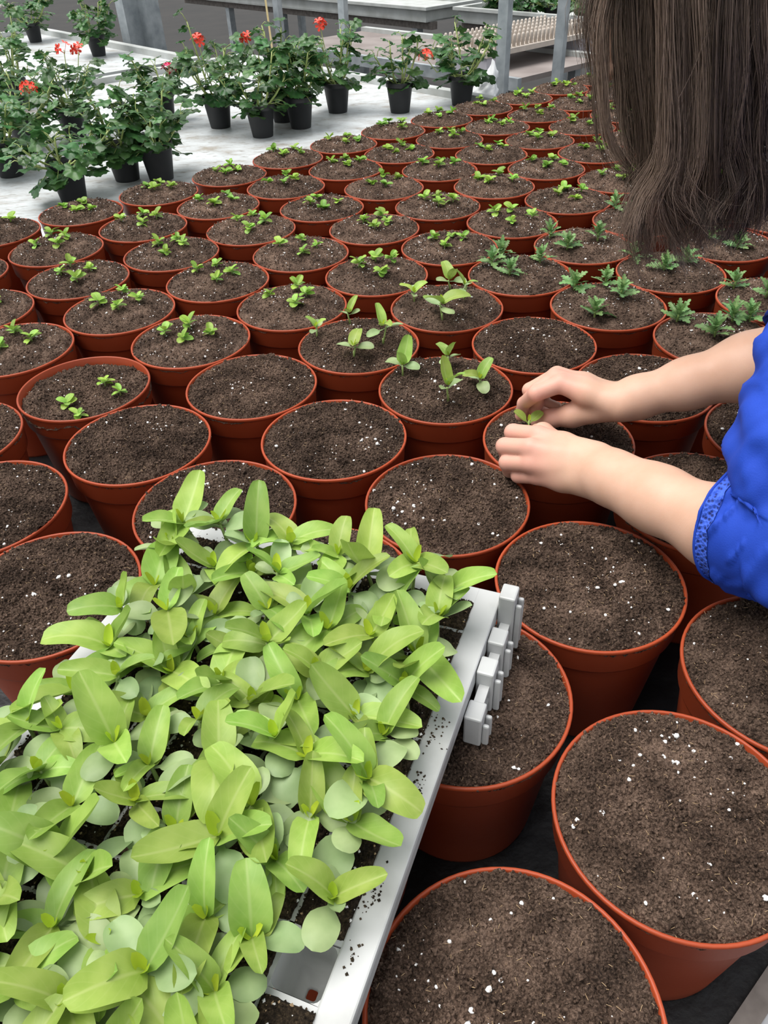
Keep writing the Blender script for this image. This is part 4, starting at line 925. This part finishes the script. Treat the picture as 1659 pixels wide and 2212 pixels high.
def sleeve(pts, rads, seed, droop=0.0, nseg=110, nring=120, amp=1.0, lace=False):
    """open cloth tube along a smooth path, with oblique wrinkles"""
    P_ = [Vector(p) for p in pts]; out = []; n = len(P_) - 1
    def cr(i, t):
        a_, b_, c_, d_ = P_[max(i - 1, 0)], P_[i], P_[min(i + 1, n)], P_[min(i + 2, n)]
        return .5 * ((2 * b_) + (c_ - a_) * t + (2 * a_ - 5 * b_ + 4 * c_ - d_) * t * t + (3 * b_ - a_ - 3 * c_ + d_) * t ** 3)
    cs = []; rs = []
    for k in range(nring + 1):
        q = k / nring * n; i = min(n - 1, int(q)); t = q - i; cs.append(cr(i, t)); s_ = t * t * (3 - 2 * t); rs.append(rads[i] * (1 - s_) + rads[i + 1] * s_)
    X = None; vv = []; 
    for k in range(nring + 1):
        T = (cs[min(k + 1, nring)] - cs[max(k - 1, 0)]).normalized()
        if X is None: X = T.orthogonal().normalized()
        X = (X - T * X.dot(T)).normalized(); Y = T.cross(X); q = k / nring
        for j in range(nseg):
            a_ = 2 * math.pi * j / nseg; e = X * math.cos(a_) + Y * math.sin(a_); p = cs[k] + e * rs[k]
            g = min(1.0, q * 14)
            w = noise.noise(p * 9 + Vector((seed, 0, 0))) * .016 + noise.noise(Vector((p.x * 22 + p.z * 16, p.y * 14, p.z * 30 + seed))) * .009
            c2 = noise.noise(Vector((q * 9 + math.sin(a_ + 1) * 1.4, math.cos(a_) * .9 + seed, math.sin(a_) * .9))); w += (1 - abs(c2) * 2.2) * .008
            c3 = noise.noise(Vector((q * 22 + math.sin(a_ * 2) * 1.6, math.cos(a_) * 1.6 + seed * 2, math.sin(a_) * 1.6))); w += (1 - abs(c3) * 2.4) * .003
            w = max(w, -.003) if q < .5 else w
            p = p + e * (w * amp * (.25 + .75 * g) + (.002 if g < .5 else 0))
            if droop and e.z < 0 and q < .2: p.z += e.z * droop * (1 - q / .2)
            vv.append(p)
    return vv, [(k * nseg + j, k * nseg + (j + 1) % nseg, (k + 1) * nseg + (j + 1) % nseg, (k + 1) * nseg + j) for k in range(nring) for j in range(nseg)], cs
def add_sleeve(name, *args, **kw):
    vv, ff, cs = sleeve(*args, **kw); bb = MB(); bb.add(vv, ff); me = bb.mesh(name, M['blue']); me.transform(pinv); o = link(name, me, blouse)
    so = o.modifiers.new('thick', 'SOLIDIFY'); so.thickness = .0015; so.offset = -1
    ns = kw.get('nseg', 110)
    hem = MB(); ring = [vv[j] for j in range(ns)]; hem.tube(ring + [ring[0], ring[1]], .0016, 6, cap=False); me = hem.mesh('hem', M['blue']); me.transform(pinv); link('hem', me, blouse)
    return vv, ns
cuL = elL.lerp(wrL, .24)
upz = Vector((.002, .005, .008))
vl_, nsl = add_sleeve('sleeve', [cuL + upz, elL.lerp(wrL, .10) + upz * 1.4, elL + (shL - elL) * .08 + Vector((.004, .002, .006)), elL.lerp(shL, .36) + upz, elL.lerp(shL, .65), shL.lerp(neck0, .12)], [.0575, .060, .066, .074, .072, .072], 3.0, amp=.8)
cuR = elR.lerp(wrR, .07)
vr_, nsr = add_sleeve('sleeve', [cuR, elR, elR.lerp(shR, .3), elR.lerp(shR, .6), shR.lerp(neck0, .12)], [.052, .060, .066, .075, .085], 9.0, amp=.7)
# openwork lace trim along the blouse front and cuffs
def lace_mat():
    m, nt, b_ = new_mat('blue lace'); tc = N(nt, 'ShaderNodeTexCoord'); vo = N(nt, 'ShaderNodeTexVoronoi'); vo.inputs['Scale'].default_value = 260; nt.links.new(tc.outputs['Object'], vo.inputs['Vector'])
    r_ = ramp(nt, vo.outputs['Distance'], [(.25, (.006, .02, .16)), (.5, (.04, .11, .60))]); nt.links.new(r_.outputs[0], b_.inputs['Base Color']); b_.inputs['Roughness'].default_value = .8
    bp = N(nt, 'ShaderNodeBump'); bp.inputs['Distance'].default_value = .002; nt.links.new(vo.outputs['Distance'], bp.inputs['Height']); nt.links.new(bp.outputs[0], b_.inputs['Normal']); return m
M['lace'] = lace_mat()
for vv_, ns_ in ((vl_, nsl), (vr_, nsr)):
    bb = MB(); rows_ = 9; P2 = []
    cen = sum((Vector(vv_[j]) for j in range(ns_)), Vector()) / ns_
    for k in range(rows_):
        for j in range(ns_):
            p = Vector(vv_[(k + 3) * ns_ + j]); P2.append(p + (p - cen).normalized() * .0012)
    bb.add(P2, [(k * ns_ + j, k * ns_ + (j + 1) % ns_, (k + 1) * ns_ + (j + 1) % ns_, (k + 1) * ns_ + j) for k in range(rows_ - 1) for j in range(ns_)])
    me = bb.mesh('lace_trim', M['lace']); me.transform(pinv); link('lace_trim', me, blouse)
# ---------------------------------------------------------------- hair
def hair_mat():
    m, nt, b_ = new_mat('brown hair'); a_ = N(nt, 'ShaderNodeAttribute', attribute_name='tone')
    r_ = ramp(nt, a_.outputs['Fac'], [(0, (.022, .013, .009)), (.5, (.158, .108, .080)), (1, (.50, .36, .275))]); nt.links.new(r_.outputs[0], b_.inputs['Base Color'])  # tone carries painted highlights and dark gaps as well as strand colour
    b_.inputs['Roughness'].default_value = .33; b_.inputs['Specular IOR Level'].default_value = .55; return m
M['hair'] = hair_mat()
HV = []; HFc = []; HT = []
def lock(path, n, w0, w1, seed, curl=.0, nsam=26, r=.00036, tone0=.0):
    """path: 3-D control points; n strands spread w0 at the root, w1 at the tip"""
    R = random.Random(seed); P_ = [np.array(p) for p in path]; m = len(P_) - 1
    def cr(t):
        q = min(t, .9999) * m; i = int(q); u_ = q - i; a_, b_, c_, d_ = P_[max(i - 1, 0)], P_[i], P_[min(i + 1, m)], P_[min(i + 2, m)]
        return .5 * ((2 * b_) + (c_ - a_) * u_ + (2 * a_ - 5 * b_ + 4 * c_ - d_) * u_ * u_ + (3 * b_ - a_ - 3 * c_ + d_) * u_ ** 3)
    nsub = max(3, n // 34); subs = [(R.gauss(0, .5), R.gauss(0, .5), R.gauss(0, .5), R.uniform(0, 6.28), R.uniform(.3, 1)) for _ in range(nsub)]
    for s_ in range(n):
        sb = R.choice(subs); g = np.array([sb[0] + R.gauss(0, .22), sb[1] + R.gauss(0, .30), sb[2] + R.gauss(0, .16)]); tl = R.uniform(.82, 1.0) if R.random() < .8 else R.uniform(.5, .9)
        ph = sb[3] + R.gauss(0, .22); tone = min(1, max(0, sb[4] * .62 + tone0 + R.gauss(.10, .14))); fly = R.random() < .14; fd = np.array([R.gauss(0, 1), R.gauss(0, 1), R.gauss(0, .5)]) * (.020 if fly else .002)
        base = len(HV)
        for k in range(nsam + 1):
            t = k / nsam * tl; wv = (.0045 * math.sin(t * 13 + ph) + .0012 * math.sin(t * 31 + ph * 3 + s_)) * t; w = w0 * (1 - t) ** 1.0 + w1 * t; w *= .55 + .7 * math.sin(math.pi * min(1, t * 1.1)) ** .7
            c = cr(t) + g * w + fd * t * t + np.array([wv, wv * .6, 0]) + curl * t * t * np.array([math.cos(ph + 7 * t), math.sin(ph + 7 * t) * .7, .25 * math.sin(9 * t + ph)])
            rr_ = r * (1 - .55 * (k / nsam))
            HV.append(c + np.array([rr_, 0, 0])); HV.append(c + np.array([-rr_ * .5, rr_ * .87, 0])); HV.append(c + np.array([-rr_ * .5, -rr_ * .87, 0])); HT.extend((tone, tone, tone))
        for k in range(nsam):
            q = base + k * 3
            for e in range(3): HFc.append((q + e, q + (e + 1) % 3, q + 3 + (e + 1) % 3, q + 3 + e))
# every lock leaves a parting on the crown, follows the scalp and then hangs straight down under gravity
def hang(px, py, d0):
    r_ = (H / 2 - py) / FPX; h_ = (.675 * d0 - r_ * d0) / (.777 + .63 * r_); return atd(px, py, d0 + .63 * h_)
def rooted(f, side, rest): return [hp(f, .004 * side, .1275), hp(f * 1.05, .052 * side, .108), hp(f * 1.05, .090 * side, .045)] + rest
# front wisps by the face
lock(rooted(.055, 1, [hang(1300, -70, .79), hang(1272, 20, .79), hang(1288, 160, .79), hang(1298, 270, .79), hang(1330, 350, .79), hang(1400, 385, .79)]), 150, .010, .012, 1, curl=.004, tone0=.2)
lock(rooted(.045, 1, [hang(1330, -70, .775), hang(1305, 40, .775), hang(1308, 180, .775), hang(1318, 290, .775), hang(1362, 358, .775), hang(1430, 350, .775)]), 180, .011, .010, 2, curl=.004, tone0=.2)
lock(rooted(.050, 1, [hang(1335, -40, .80), hang(1335, 60, .80), hang(1340, 200, .80), hang(1348, 280, .80), hang(1395, 330, .79), hang(1440, 300, .785)]), 80, .010, .008, 3, curl=.004, tone0=.1)
lock(rooted(.060, 1, [hang(1290, -60, .82), hang(1262, 10, .82), hang(1255, 80, .82), hang(1262, 140, .82)]), 45, .010, .02, 4, curl=.006)
# main curtain, near side
DEP = lambda x: .752 - .022 * math.sin((x - 1380) / 380 * math.pi)
R_ = random.Random(5)
tips = {0: [(1398, 350), (1395, 430), (1368, 510), (1405, 605)], 1: [(1415, 340), (1410, 430), (1430, 510), (1420, 560)], 2: [(1440, 330), (1400, 420), (1380, 470), (1368, 535)],
        3: [(1450, 320), (1440, 420), (1470, 510), (1505, 590)], 4: [(1475, 330), (1450, 410), (1475, 490), (1482, 555)], 5: [(1500, 310), (1485, 400), (1530, 455), (1610, 462)],
        6: [(1525, 320), (1505, 410), (1535, 470), (1630, 475)], 7: [(1545, 330), (1530, 430), (1500, 490), (1470, 530)], 8: [(1565, 310), (1575, 400), (1550, 480), (1520, 535)],
        9: [(1590, 300), (1600, 380), (1560, 440), (1545, 515)], 10: [(1615, 320), (1620, 420), (1600, 490), (1560, 530)], 11: [(1640, 310), (1650, 400), (1630, 470), (1600, 515)],
        12: [(1665, 300), (1680, 400), (1670, 460), (1640, 500)], 13: [(1690, 280), (1710, 380), (1720, 440), (1690, 480)], 14: [(1715, 260), (1740, 340), (1760, 400), (1730, 450)]}
for i in range(15):
    x = 1385 + 24 * i; f_ = .040 - .0105 * i
    for d_, nn, sd in ((0.0, 220, 0), (.025, 150, 50), (.055, 120, 100)):
        jx = R_.uniform(-10, 10); D0 = DEP(x) + d_
        tp = [hang(px + jx, py - (12 if d_ else 0) + R_.uniform(-8, 8), D0 + R_.uniform(-.006, .006)) for px, py in tips[i]]
        lock(rooted(f_, 1, [hang(x + jx, -10, D0), hang(x + jx + R_.uniform(-8, 8), 160, D0)] + tp), nn, .0115, .013, 200 + i + sd, curl=.019, tone0=R_.choice([-.22, -.05, .08, .16]) - d_ * 2)  # lock tones paint shaded gaps, inner layers coloured darker
# far side and back of the head
for i in range(13):
    f_ = .045 - .0115 * i; q_ = hp(f_ * 1.05, -.092, .03); dn = Vector((0, 0, -1))
    L_ = .27 - .004 * i if i > 3 else .13 + .02 * i
    lock(rooted(f_, -1, [q_ + dn * .06 + Vector((0, .006, 0)), q_ + dn * L_ * .5 + Vector((0, .008, 0)), q_ + dn * L_ * .8 + Vector((.004, .002, 0)), q_ + dn * L_ + Vector((-.008, -.004, 0))]), 170, .0125, .013, 400 + i, curl=.010, tone0=R_.choice([-.15, 0, .1]))
for i in range(9):
    a2 = (i - 4) / 4 * 1.25; q_ = hp(-.026 - .100 * math.cos(a2), .088 * math.sin(a2), .035); L_ = .20
    lock([hp(-.045 - .01 * math.cos(a2), .006 * math.sin(a2), .125), hp(-.026 - .072 * math.cos(a2), .06 * math.sin(a2), .095), q_, q_ + Vector((.01, 0, -.07)), q_ + Vector((.006, 0, -L_ * .7)), q_ + Vector((-.004, 0, -L_))], 160, .012, .013, 500 + i, curl=.010, tone0=R_.choice([-.15, 0, .1]))
# scalp cap so the crown is closed
FC = Field(np.array(Hc) - .15, np.array(Hc) + .15, .005); FC.ell(hp(-.026, 0, .030), HR, (.092, .080, .094), .01); cv, cf = FC.nets()
cvl = (cv - np.array(Hc)) @ HR
keep = ~((cvl[:, 0] > .03) & (cvl[:, 2] < .055)); cf = cf[keep[cf].all(1)]
nb = len(HV); hv = np.concatenate([np.array(HV, np.float32), cv.astype(np.float32)]); hf = np.concatenate([np.array(HFc, np.int32), cf + nb])
hm = np_mesh('hair', hv, hf, [M['hair']])
tn = np.concatenate([np.array(HT, np.float32), np.full(len(cv), .12, np.float32)])
if len(hm.vertices) == len(tn):
    at_ = hm.attributes.new('tone', 'FLOAT', 'POINT'); at_.data.foreach_set('value', tn)
hm.transform(pinv); link('hair', hm, person)
# seedling between the fingers
HELD = leaf_mesh('leaf', 0.027, 0.017, P_spoon, .3, .3, M['leaf'], 12, 4)
s = thing('zinnia_seedling', 'young seedling with two rounded leaves pinched between the fingertips', 'seedling', at(1143, 908, .038) + Vector((0, 0, -.030)))
link('stem', stem_mesh(.030, .0015, 0, M['stem']), s)
for az, el, sc in ((1.57 + 1.2, .75, 1.0), (1.57 - 1.1, .60, .92)): link('leaf', HELD, s, LM((0, 0, .024), az, el, sc))
link('leaf', BUD[0], s, LM((0, 0, .029), 1.5, 1.2, .7))
